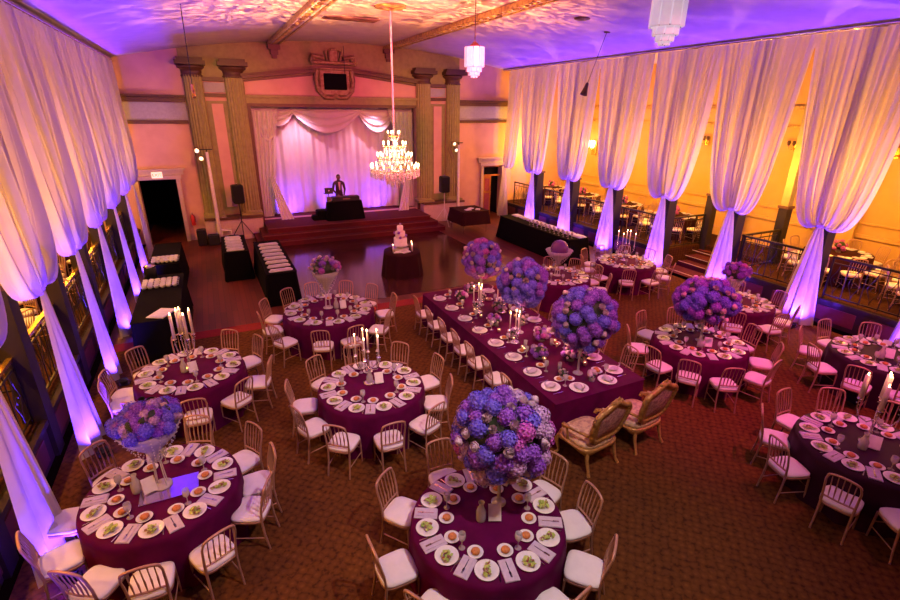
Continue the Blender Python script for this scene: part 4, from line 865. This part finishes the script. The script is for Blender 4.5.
ra = [.15, .14, .16, .11, .052, .085, .07, .07, .05, .034, .03, .07, .05, .034, .03, .09, .06, .045, .04, .09, .06, .045, .04]
bd = skin_fig('body', vs, es, ra, 'suit', t, 1)
MB().ball((0, .045, 1.645), (.078, .095, .115), 14, 10).ball((0, .14, 1.635), (.014, .02, .02), 8, 5).ball((-.08, .04, 1.64), (.012, .02, .03), 8, 5).ball((.08, .04, 1.64), (.012, .02, .03), 8, 5).box((0, .132, 1.592), (.045, .012, .010)).ball((-.03, .13, 1.665), (.012, .008, .008), 6, 4).ball((.03, .13, 1.665), (.012, .008, .008), 6, 4).build('head', 'skin', t)
MB().ball((0, .025, 1.675), (.086, .102, .105), 14, 10).build('hair', 'hair', t)
MB().prism([(-.05, 1.46), (.05, 1.46), (.02, 1.12), (-.02, 1.12)], .150, .172, axis='Y').build('shirt_front', 'shirt', t)
for sx in (-1, 1):
    b = MB().ball((sx * .125, .37, .945), (.035, .045, .016), 10, 6)
    for k in range(4): b.tube([(sx * .125 + (k - 1.5) * .017, .40, .945), (sx * .125 + (k - 1.5) * .018, .43 + .006 * (1.5 - abs(k - 1.5)), .95), (sx * .125 + (k - 1.5) * .018, .445, .935)], .008, 6)
    b.tube([(sx * .09, .36, .945), (sx * .075, .385, .94), (sx * .078, .405, .935)], .009, 6); b.build('hand', 'skin', t)

# loudspeakers on stands, light towers wrapped in pale sleeves
def speaker_stand(x, y, lab, h=1.5, mm='black'):
    t = thing('speaker_stand', lab, 'stand', (x, y, 0)); MB().tube([(0, 0, .35), (0, 0, h)], .02, 8).build('pole', mm, t)
    for k in range(3): a = k * 2 * PI / 3 + .5; MB().tube([(0, 0, .8), (.55 * math.cos(a), .55 * math.sin(a), .01)], .016, 6).build('leg', mm, t)
def speaker(x, y, z, lab, rz=0):
    t = thing('loudspeaker', lab, 'loudspeaker', (x, y, z), rz); MB().box((0, 0, .36), (.42, .38, .72), bev=.04).build('cabinet', 'black', t); MB().box((0, -.195, .36), (.36, .01, .64)).build('grille', 'dark', t); MB().lathe([(.001, 0), (.025, 0), (.025, .06), (.001, .06)], (0, 0, .72), 8).build('mount', 'steel', t)
speaker_stand(.88, 21.15, 'black tripod stand of the left stage loudspeaker'); speaker(.88, 21.15, 1.5, 'black loudspeaker raised on a stand left of the stage', .1)
speaker_stand(9.55, 20.6, 'pale tripod stand of the right stage loudspeaker', mm='white_pole'); speaker(9.55, 20.6, 1.5, 'black loudspeaker raised on a stand right of the stage', -.1)
def tower(x, y, h, lab, s):
    t = thing('light_tower', lab, 'lamp', (x, y, 0)); MB().lathe([(.001, .02), (.1, .02), (.07, .8), (.05, h - .1), (.001, h - .08)], n=14).build('pole_sleeve', 'white_pole', t); MB().lathe([(.001, 0), (.28, 0), (.28, .02), (.001, .03)], n=20).build('base_plate', 'black', t)
    MB().tube([(-.38, 0, h), (.2, 0, h)], .02, 6).tube([(0, 0, h - .12), (0, 0, h)], .02, 6).build('crossbar', 'black', t)
    for dx, dz in ((-.32 * s, .02), (-.22 * s, -.26)):
        a = MB().lathe([(.001, 0), (.075, 0), (.085, .2), (.08, .2), (.07, .02)], n=14); a.x = Matrix.Translation((dx, -.03, h + dz)) @ Matrix.Rotation(R(105), 4, 'X'); a2 = MB().lathe([(.001, .0), (.07, .0), (.001, .01)], n=14); a2.x = Matrix.Translation((dx, -.03, h + dz)) @ Matrix.Rotation(R(105), 4, 'X') @ Matrix.Translation((0, 0, .17))
        hd = MB(); hd.v, hd.f, hd.m, hd.s = [], [], [], []
        prof = [(.001, 0), (.075, 0), (.085, .2), (.08, .2), (.07, .02)]; hd.x = Matrix.Translation((dx, -.03, h + dz)) @ Matrix.Rotation(R(105), 4, 'X'); hd.lathe(prof, n=14); ho = hd.build('lamp_head', 'steel', t)
        le = MB(); le.x = hd.x @ Matrix.Translation((0, 0, .17)); le.lathe([(.072, .0), (.04, .01), (.001, .012)], n=14); le.build('lens', 'lampglow', ho)
tower(.02, 21.2, 3.55, 'pale sleeved light tower before the left columns', 1); tower(10.55, 21.2, 3.6, 'pale sleeved light tower before the right columns', 1)
# doorway signs, extinguisher, objects by the left door
t = thing('exit_sign', 'lit EXIT sign hanging over the left doorway', 'sign', (-1.80, YB - .16, 2.62)); MB().box((0, 0, 0), (.36, .06, .22), bev=.01).build('housing', 'exit', t)
cu = bpy.data.curves.new('lettering', 'FONT'); cu.body = 'EXIT'; cu.size = .15; cu.align_x = 'CENTER'; cu.align_y = 'CENTER'; cu.extrude = .004; to = bpy.data.objects.new('letters', cu); COL.objects.link(to); bpy.context.view_layer.update(); lm = bpy.data.meshes.new_from_object(to.evaluated_get(bpy.context.evaluated_depsgraph_get())); bpy.data.objects.remove(to); lm.materials.clear(); lm.materials.append(M['exit_red']); to = bpy.data.objects.new('lettering', lm); COL.objects.link(to); to.parent = t; to.location = (0, -.036, 0); to.rotation_euler = (PI / 2, 0, 0)
t = thing('fire_extinguisher', 'red fire extinguisher on the wall right of the left doorway', 'fire extinguisher', (-.86, YB - .12, .62)); MB().lathe([(.001, 0), (.07, 0), (.075, .03), (.075, .34), (.04, .42), (.02, .44), (.001, .44)], n=16).build('cylinder', 'extinguisher', t); MB().box((0, 0, .47), (.03, .12, .05)).tube([(0, -.04, .46), (.08, -.05, .36), (.085, -.05, .15)], .01, 6).build('valve_and_hose', 'black', t)
for i, (x, y, w, h) in enumerate(((-.62, 21.0, .34, .62), (-.22, 20.9, .42, .40), (.45, 20.85, .5, .3))):
    o = MB().box((0, 0, h / 2), (w, .36, h), bev=.03).box((0, 0, h + .015), (w * .5, .05, .03)).box((0, -.185, h * .5), (w * .7, .012, h * .6)).build('flight_case', 'black', loc=(x, y, 0)); tag(o, 'black equipment case on the floor, %s before the left columns' % ('tallest', 'middle one', 'lowest')[i], 'case', 'equipment cases before the left columns')
t = thing('folding_chair', 'pale round-back chair by the equipment cases at left', 'chair', (.28, 21.35 - .02, 0)); MB().box((0, 0, .45), (.36, .36, .04), bev=.01).build('seat', 'white_pole', t)
MB().tube([(-.17, .14, .45), (-.17, .17, .8), (-.08, .18, .92), (.08, .18, .92), (.17, .17, .8), (.17, .14, .45)], .018, 6).build('back_frame', 'white_pole', t)
for sx in (-1, 1):
    for sy in (-1, 1): MB().tube([(sx * .16, sy * .16, .44), (sx * .18, sy * .18, 0)], .014, 6).build('leg', 'white_pole', t)

# ------------------------------------------------------------------ black clothed service tables
def draped(name, label, x0, x1, y0, y1, h, mname, group=None, flare=.06, hem=.004):
    cx, cy, w, d = (x0 + x1) / 2, (y0 + y1) / 2, (x1 - x0) / 2, (y1 - y0) / 2
    t = thing(name, label, 'table', (cx, cy, 0), group=group)
    def f(u, v):
        a = 2 * PI * u; c, s2 = math.cos(a), math.sin(a); k = flare * v + .02 * math.sin(a * 17) * v + .012 * math.sin(a * 31) * v
        return (math.copysign(abs(c) ** .12, c) * (w + k), math.copysign(abs(s2) ** .12, s2) * (d + k), h - (h - hem) * v)
    b = MB().grid(f, 140, 8, closed=True); b.box((0, 0, h - .004), (2 * w, 2 * d, .012), bev=.004); b.build('tablecloth', mname, t)
    if hem > .1:
        for sx in (-1, 1):
            for sy in (-1, 1): MB().tube([(sx * (w - .1), sy * (d - .1), h - .02), (sx * (w - .1), sy * (d - .1), 0)], .02, 6).build('leg', 'steel', t)
    return t
draped('service_table', 'long black clothed table along the left drapes', -1.9, -1.0, 10.9, 14.2, .93, 'black_cloth', 'black tables along the left drapes')
draped('service_table', 'black clothed table in the far left corner before the doorway', -1.9, -1.15, 15.2, 17.8, .93, 'black_cloth', 'black tables along the left drapes')
draped('service_table', 'black clothed table left of the dance floor, farther one', .02, .75, 15.9, 18.2, .9, 'black_cloth', 'black tables left of the dance floor')
draped('service_table', 'black clothed table left of the dance floor, nearer one', .95, 1.75, 13.2, 17.0, .9, 'black_cloth', 'black tables left of the dance floor')
draped('service_table', 'long black clothed buffet table before the right drapes', 10.7, 11.6, 13.0, 17.6, .9, 'black_cloth', 'black tables on the right', flare=.1)
draped('service_table', 'dark red clothed high table beside the right doorway', 9.45, 10.75, 18.5, 19.9, .95, 'maroon_cloth', None, hem=.38)
# rolls of linen standing in rows on them
stackm = mk('folded_linen', 'napkin', [('', MB().box((0, 0, .03), (.34, .1, .06), bev=.015).box((0, 0, .075), (.30, .085, .03), bev=.01), 'card')])
for i in range(5): stackm.put((.37, 16.05 + i * .4, .91), rnd.uniform(-.04, .04), 'row of white folded linen, %s from the front on the farther left service table' % ord_[i].replace('nearest', 'first'), 'linen rows on the farther service table', (1.5, .9, 1))
for i in range(8):
    stackm.put((1.35, 13.35 + i * .42, .91), rnd.uniform(-.05, .05), 'row of white folded linen, %s from the front on the nearer left service table' % ord_[i].replace('nearest', 'first'), 'linen rows on the nearer service table', (1.8, .8, .9))
cup = mk('coffee_cup', 'cup', [('', MB().lathe([(.001, .003), (.028, .003), (.045, .03), (.048, .07), (.044, .07), (.040, .03), (.001, .010)], n=12).tube([(.045, 0, .055), (.07, 0, .05), (.068, 0, .025), (.04, 0, .02)], .005, 5), 'china')])
rows = ['front', 'second', 'third', 'rear']; cols = ['leftmost', 'second', 'middle', 'fourth', 'fifth', 'rightmost']
for j in range(4):
    for i in range(6): cup.put((-1.82 + i * .13, 13.1 + j * .16, .935), .3, 'upturned white cup, %s of the %s row on the left service table' % (cols[i], rows[j]), 'cups on the left service table', 1.25)
for j in range(3):
    for i in range(6): cup.put((-1.78 + i * .11, 15.4 + j * .2, .935), .3, 'white cup, %s of the %s row on the corner service table' % (cols[i], rows[j]), 'cups on the corner service table', 1.25)
o = MB().box((0, 0, .01), (.36, .5, .02), bev=.004).box((.01, .01, .024), (.34, .48, .008)).build('paper_stack', 'card', loc=(-1.35, 11.25, .935)); o.rotation_euler.z = -.5; tag(o, 'loose white folded cloth on the near end of the left service table', 'cloth')
t = thing('coffee_urn', 'dark coffee urn on the left service table', 'urn', (-1.72, 13.98, .935)); MB().lathe([(.001, 0), (.14, 0), (.14, .26), (.10, .33), (.001, .36)], n=20).build('body', 'black', t); MB().lathe([(.13, .3), (.15, .31), (.11, .36), (.001, .38)], n=20).build('lid', 'steel', t); MB().tube([(0, -.13, .06), (0, -.2, .06), (0, -.2, .02)], .012, 6).build('tap', 'steel', t)
# buffet glasses, dishes
k = 0
for j in range(10):
    for i in range(2):
        wine.put((10.82 + i * .16, 13.2 + j * .26, .905), 0, 'stemmed glass on the right buffet, %s from the drapes, row %d from its front' % (('farther', 'nearer')[i], j + 1), 'glasses on the right buffet'); k += 1
tray = mk('serving_tray', 'tray', [('', MB().box((0, 0, .02), (.46, .34, .03), bev=.012).box((0, 0, .045), (.38, .26, .03), bev=.01), 'card')])
for i in range(8): tray.put((11.32, 13.25 + i * .56, .905), PI / 2 + rnd.uniform(-.1, .1), 'pale serving tray, %s from the front of the right buffet' % ord_[i].replace('nearest', 'first'), 'trays on the right buffet')
for i, (x, y) in enumerate(((9.9, 18.9), (10.15, 19.15), (10.35, 18.85))): o = MB().box((0, 0, .012), (.28, .2, .02), bev=.004).box((0, .0, .03), (.22, .16, .016), bev=.004).build('menu_cards', 'card', loc=(x, y, .955)); o.rotation_euler.z = i * .5; tag(o, 'white cards on the dark red high table, %s' % ('left pile', 'rear pile', 'front pile')[i], 'cards', 'card piles on the high table')
# cake
def round_draped(c, r, h, label, mname):
    t = thing('cake_table', label, 'table', (*c, 0)); r_ = random.Random(3)
    MB().grid(lambda u, v: ((r + (.10 * v + .035 * v * math.sin(2 * PI * u * 11)) if v > 0 else 0) * math.cos(2 * PI * u), (r + (.10 * v + .035 * v * math.sin(2 * PI * u * 11)) if v > 0 else 0) * math.sin(2 * PI * u), (h if v <= .09 else h - (h - .004) * (v - .09) / .91)), 110, 11, closed=True).build('tablecloth', mname, t)
round_draped((5.2, 14.45), .56, .80, 'small round table with dark floor-length cloth carrying the cake', 'maroon_cloth')
t = thing('wedding_cake', 'three tier white cake with purple flowers on the small dark table', 'cake', (5.2, 14.55, .80))
MB().lathe([(.001, 0), (.27, 0), (.27, .04), (.08, .05), (.07, .12), (.25, .14), (.25, .155), (.001, .155)], n=28).build('cake_stand', 'crystal', t)
for r0, z0, h0 in ((.21, .155, .24), (.155, .395, .2), (.10, .595, .18)): MB().lathe([(.001, z0), (r0, z0), (r0 + .006, z0 + .015), (r0, z0 + .03), (r0, z0 + h0 - .01), (r0 - .012, z0 + h0), (.001, z0 + h0)], n=28).build('tier', 'icing', t)
for k in range(9): a = k * .75 - 1.9; stuck(t, 'rose', head_mesh('pink_rose' if k % 2 else 'purple'), Vector((.175 * math.cos(a), .175 * math.sin(a), .42 + .02 * k)), Vector((math.cos(a), math.sin(a), .4)), .55)
MB().ball((0, 0, .81), (.03, .02, .05), 8, 6).ball((.03, 0, .80), (.02, .02, .04), 8, 6).build('topper', 'silver', t)
for i, (dx, dy) in enumerate(((.30, -.10), (.36, .06), (-.33, -.12), (.26, -.26))):
    o = MB().lathe([(.001, 0), (.022, 0), (.020, .22), (.001, .222)], n=10).build('pillar_candle', 'wax', loc=(5.2 + dx, 14.45 + dy, .80)); tag(o, 'pale candle on the cake table, %s of the cake' % ('right', 'far right', 'left', 'front right')[i], 'candle', 'candles on the cake table')
    MB().ball((0, 0, .24), (.008, .008, .02), 6, 5).build('flame', 'flame', o)
for i, (dx, dy) in enumerate(((-.22, -.3), (.02, -.36))): o = MB().box((0, 0, .02), (.3, .1, .04), bev=.008).box((0, 0, .045), (.2, .06, .02), bev=.005).build('cake_server_box', 'card', loc=(5.2 + dx, 14.45 + dy, .805)); o.rotation_euler.z = .3 * (i * 2 - 1); tag(o, 'flat white box before the cake, %s one' % ('left', 'right')[i], 'box')

# ------------------------------------------------------------------ ceiling fittings
cx, cy = 4.83, 13.8; zc = ceil_z(cx)
t = thing('chandelier', 'large lit crystal chandelier hanging before the stage', 'chandelier', (cx, cy, 3.02))
t.scale = (.94, .94, .94)
MB().lathe([(.001, 0), (.45, 0), (.42, -.05), (.2, -.07), (.08, -.12), (.001, -.12)], (0, 0, (zc - 3.02) / .94), 28).build('ceiling_rose', 'gilt', t)
MB().tube([(0, 0, 1.75), (0, 0, (zc - 3.12) / .94)], .03, 8).build('cord_sleeve', 'wax', t)
MB().lathe([(.001, .1), (.05, .14), (.07, .3), (.03, .4), (.035, .7), (.08, .8), (.03, .9), (.03, 1.2), (.06, 1.3), (.02, 1.4), (.02, 1.76)], n=16).build('stem', 'crystal', t)
for n, rr, z, hb in ((18, .72, .42, .12), (13, .52, .75, .11), (9, .34, 1.08, .10), (5, .18, 1.4, .08)):
    MB().tube([(rr * .97 * math.cos(k * PI / 18), rr * .97 * math.sin(k * PI / 18), z - .03) for k in range(36)], .012, 5, close=True).build('ring', 'brass', t)
    for k in range(n):
        a = 2 * PI * k / n + z; e = Vector((math.cos(a), math.sin(a), 0))
        ar = MB().tube([Vector((0, 0, z - .05)), e * rr * .5 + Vector((0, 0, z - .16)), e * rr * .95 + Vector((0, 0, z - .08)), e * rr + Vector((0, 0, z))], .010, 5).lathe([(.001, 0), (.03, .004), (.034, .012), (.012, .014), (.012, .05)], e * rr + Vector((0, 0, z)), 8).build('arm', 'crystal', t)
        MB().ball(e * rr + Vector((0, 0, z + .05 + hb * .45)), (.026, .026, hb * .55), 8, 6).build('bulb', 'bulb', ar)
b = MB()
for n, rr, z, dr_ in ((36, .74, .40, .24), (30, .62, .34, .24), (24, .50, .70, .18), (18, .33, 1.03, .16), (22, .45, .26, .20), (14, .25, .12, .18), (8, .12, 0, .14)):
    for k in range(n):
        a = 2 * PI * k / n
        for j in range(4): b.ball((rr * math.cos(a), rr * math.sin(a), z - dr_ * j / 4), (.022, .022, .030), 5, 4)
tag(b.build('crystal_drops', 'crystal', t), kind='stuff')
light('POINT', 'chandelier_light', (cx, cy, 3.9), 130, (1, .66, .32), radius=.35)
def deco_pendant(x, y, zb, w, lab, cord):
    t = thing('pendant_lamp', lab, 'lamp', (x, y, zb)); k = w / .46
    MB().tube([(0, 0, .78 * k), (0, 0, cord - zb)], .012, 6).build('cord', 'black', t); MB().lathe([(.001, .82 * k), (.05 * k, .78 * k), (.13 * k, .70 * k), (.14 * k, .68 * k), (.001, .68 * k)], n=20).build('canopy', 'capital', t)
    for r0, z0, z1, n in ((.23, .24, .68, 10), (.17, .13, .26, 9), (.12, .05, .15, 8), (.07, 0, .07, 6)):
        for j in range(n): a = 2 * PI * j / n; q = MB(); q.x = Matrix.Rotation(a, 4, 'Z'); wd = 2 * r0 * k * math.sin(PI / n) * .94; q.box((r0 * k, 0, (z0 + z1) / 2 * k), (.025 * k, wd, (z1 - z0) * k), bev=.006 * k); q.build('glass_panel', 'shade', t)
        MB().tube([(r0 * k * math.cos(a2), r0 * k * math.sin(a2), z0 * k + .01) for a2 in [2 * PI * m_ / 20 for m_ in range(20)]], .008 * k, 4, close=True).build('metal_ring', 'capital', t)
deco_pendant(6.0, 11.3, 5.72, .44, 'stepped glass pendant lamp hanging from the ceiling, farther one', ceil_z(6.0))
deco_pendant(5.55, 5.25, 5.80, .40, 'stepped glass pendant lamp at the top edge of the picture, nearer one', ceil_z(5.6))
t = thing('hanging_spotlight', 'small dark spotlight on a thin cord before the right drapes', 'lamp', (10.3, 12.5, 5.45)); zc = ceil_z(10.9)
MB().tube([(0.1, 0, .3), (.72, .1, zc - 5.45)], .009, 5).build('cord', 'black', t); q = MB(); q.x = Matrix.Rotation(R(18), 4, 'Y'); q.lathe([(.001, .36), (.04, .34), (.06, .2), (.11, .0), (.10, .0), (.05, .18), (.001, .2)], n=14); q.build('shade', 'capital', t); MB().lathe([(.001, .04), (.09, .04), (.09, 0), (.001, 0)], (.72, .1, zc - 5.49), 12).build('ceiling_cap', 'capital', t)
t = thing('hanging_spotlight', 'thin dark drop cord with small lamp before the left columns', 'lamp', (-.06, 13.3, 5.2)); MB().tube([(0, 0, .3), (.03, 0, ceil_z(0) - 5.2)], .010, 5).build('cord', 'black', t); MB().lathe([(.001, .3), (.03, .28), (.045, .05), (.03, 0), (.001, 0)], n=12).build('lamp_body', 'brass', t)
for i, (x, y, w, d) in enumerate(((4.35, 15.9, 1.6, .55), (4.3, 11.2, 1.2, .45))):
    t = thing('ceiling_vent', ('dark rectangular ceiling vent between the ribs near the stage', 'dark rectangular ceiling vent at the top of the picture')[i], 'vent', (x, y, ceil_z(x) - .03)); MB().box((0, 0, 0), (w, d, .04), bev=.008).build('frame', 'vent', t); b = MB()
    for k in range(7): b.box((0, -d / 2 + .06 + k * (d - .12) / 6, -.025), (w - .1, .02, .015))
    b.build('slats', 'mould', t)
o = MB().lathe([(.001, 0), (.22, 0), (.2, -.03), (.1, -.05), (.001, -.05)], (0, 0, 0), 20).build('ceiling_speaker', 'mould', loc=(9.6, 12.0, ceil_z(9.6))); tag(o, 'small dark round fitting in the ceiling left of the spotlight cord', 'ceiling fitting')
# sconces and the wall chandelier of the right aisle
def sconce(x, y, z, s, lab, big=1):
    t = thing('wall_sconce', lab, 'lamp', (x, y, z)); MB().box((-s * .02, 0, 0), (.04, .14 * big, .3 * big), bev=.01).build('backplate', 'brass', t)
    for sy in (-1, 0, 1):
        ar = MB().tube([(-s * .03, 0, -.05), (-s * .15, sy * .12 * big, -.1), (-s * .2 * big, sy * .16 * big, .02)], .012, 6).build('arm', 'brass', t); MB().lathe([(.001, 0), (.03 * big, .0), (.055 * big, .09 * big), (.04 * big, .15 * big), (.001, .15 * big)], (-s * .2 * big, sy * .16 * big, .03), 12).build('shade', 'sconce' if big > 1.2 else 'capital', ar)
sconce(XO1 - .06, 19.6, 3.35, 1, 'bright lit wall sconce behind the third gap of the right drapes', 2.2)
for i, (y, z) in enumerate(((13.4, 4.0), (10.1, 4.0), (7.4, 4.0))): sconce(XO1 - .06, y, z, 1, 'dark bracket lamp on the right aisle wall, %s from the doorway' % ('first', 'second', 'third')[i])
# pilasters on aisle walls
for i, y in enumerate((4.6, 8.0, 11.6, 15.2, 18.6)):
    for x, s, w_ in ((XO1 - .15, 1, 'right'), (XO0 + .15, -1, 'left')):
        o = MB().box((0, 0, 3.5), (.12, .42, 5.7)).box((0, 0, 6.0), (.2, .56, .2)).box((0, 0, .82), (.16, .5, .3)).build('pilaster', 'aisle_wall', loc=(x, y, 0)); tag(o, 'cream pilaster on the %s aisle wall, %s from the near end' % (w_, ord_[i].replace('nearest', 'first')), 'pilaster', 'pilasters of the %s aisle wall' % w_)

# ------------------------------------------------------------------ side aisles: further tables and chairs on the platforms
def simple_chair():
    src = make_chair(); src2 = MB()
    o = None; b = MB()
    for c in src.children:
        n = len(b.v); b.v += [tuple(v.co) for v in c.data.vertices]; b.f += [tuple(i + n for i in p.vertices) for p in c.data.polygons]; b.m += [0 if 'cushion' in c.name else 1] * len(c.data.polygons); b.s += [p.use_smooth for p in c.data.polygons]
    for c in list(src.children): bpy.data.objects.remove(c, do_unlink=True)
    bpy.data.objects.remove(src, do_unlink=True)
    return b.build('aisle_chair', ['pad', 'chair'])
ac = simple_chair(); tag(ac, 'x', 'chair'); achair = Proto(ac)
def aisle_table(x, y, i, w_, r=.80, n=10):
    nm = '%s aisle table, %s from the near end' % (w_, (ord_ + ['ninth'])[i].replace('nearest', 'first'))
    t = thing('aisle_table', 'maroon clothed round %s' % nm, 'table', (x, y, ZT), group='tables in the %s aisle' % w_)
    MB().grid(lambda u, v: (((r * min(1, v / .1)) + (.07 + .03 * math.sin(2 * PI * u * 12)) * max(0, (v - .1) / .9)) * math.cos(2 * PI * u), ((r * min(1, v / .1)) + (.07 + .03 * math.sin(2 * PI * u * 12)) * max(0, (v - .1) / .9)) * math.sin(2 * PI * u), .76 - .755 * max(0, (v - .1) / .9)), 90, 10, closed=True).build('tablecloth', 'maroon_cloth', t)
    for k in range(n):
        a = 2 * PI * k / n + .2; q = clocks((x, y), [math.degrees(2 * PI * j / n + .2) for j in range(n)])[k]
        achair.put((x + 1.0 * r / .76 * math.cos(a), y + 1.0 * r / .76 * math.sin(a), ZT), a + PI / 2, 'chair at %s o\'clock of the %s' % (q, nm), 'chairs in the %s aisle' % w_)
        side.put((x + (r - .14) * math.cos(a), y + (r - .14) * math.sin(a), ZT + .762), 0, 'white plate at %s o\'clock of the %s' % (q, nm), 'plates in the %s aisle' % w_)
        napkin.put((x + (r - .16) * math.cos(a + .4), y + (r - .16) * math.sin(a + .4), ZT + .762), a + .4 - PI / 2, 'napkin at %s o\'clock of the %s' % (q, nm), 'napkins in the %s aisle' % w_)
    bouquet('small dark red bouquet on the %s' % nm, (x, y, ZT + .95), .16, 12, ['magenta'], .7, squash=.9, rose=.2, name='flower_posy', seed=80 + i, group='posies in the %s aisle' % w_)
    o = MB().lathe([(.001, 0), (.06, 0), (.05, .1), (.07, .17), (.066, .17), (.045, .1), (.001, .01)], n=14).build('posy_vase', 'glass', loc=(x, y, ZT + .762)); tag(o, 'short glass vase on the %s' % nm, 'vase', 'posy vases in the %s aisle' % w_)
for i, y in enumerate((4.6, 7.3, 12.9, 15.5, 18.1, 20.5)): aisle_table(15.45 if i else 15.2, y, i, 'right')
for i, y in enumerate((5.2, 7.6, 11.2, 13.8, 16.4)): aisle_table(-4.55, y, i, 'left')
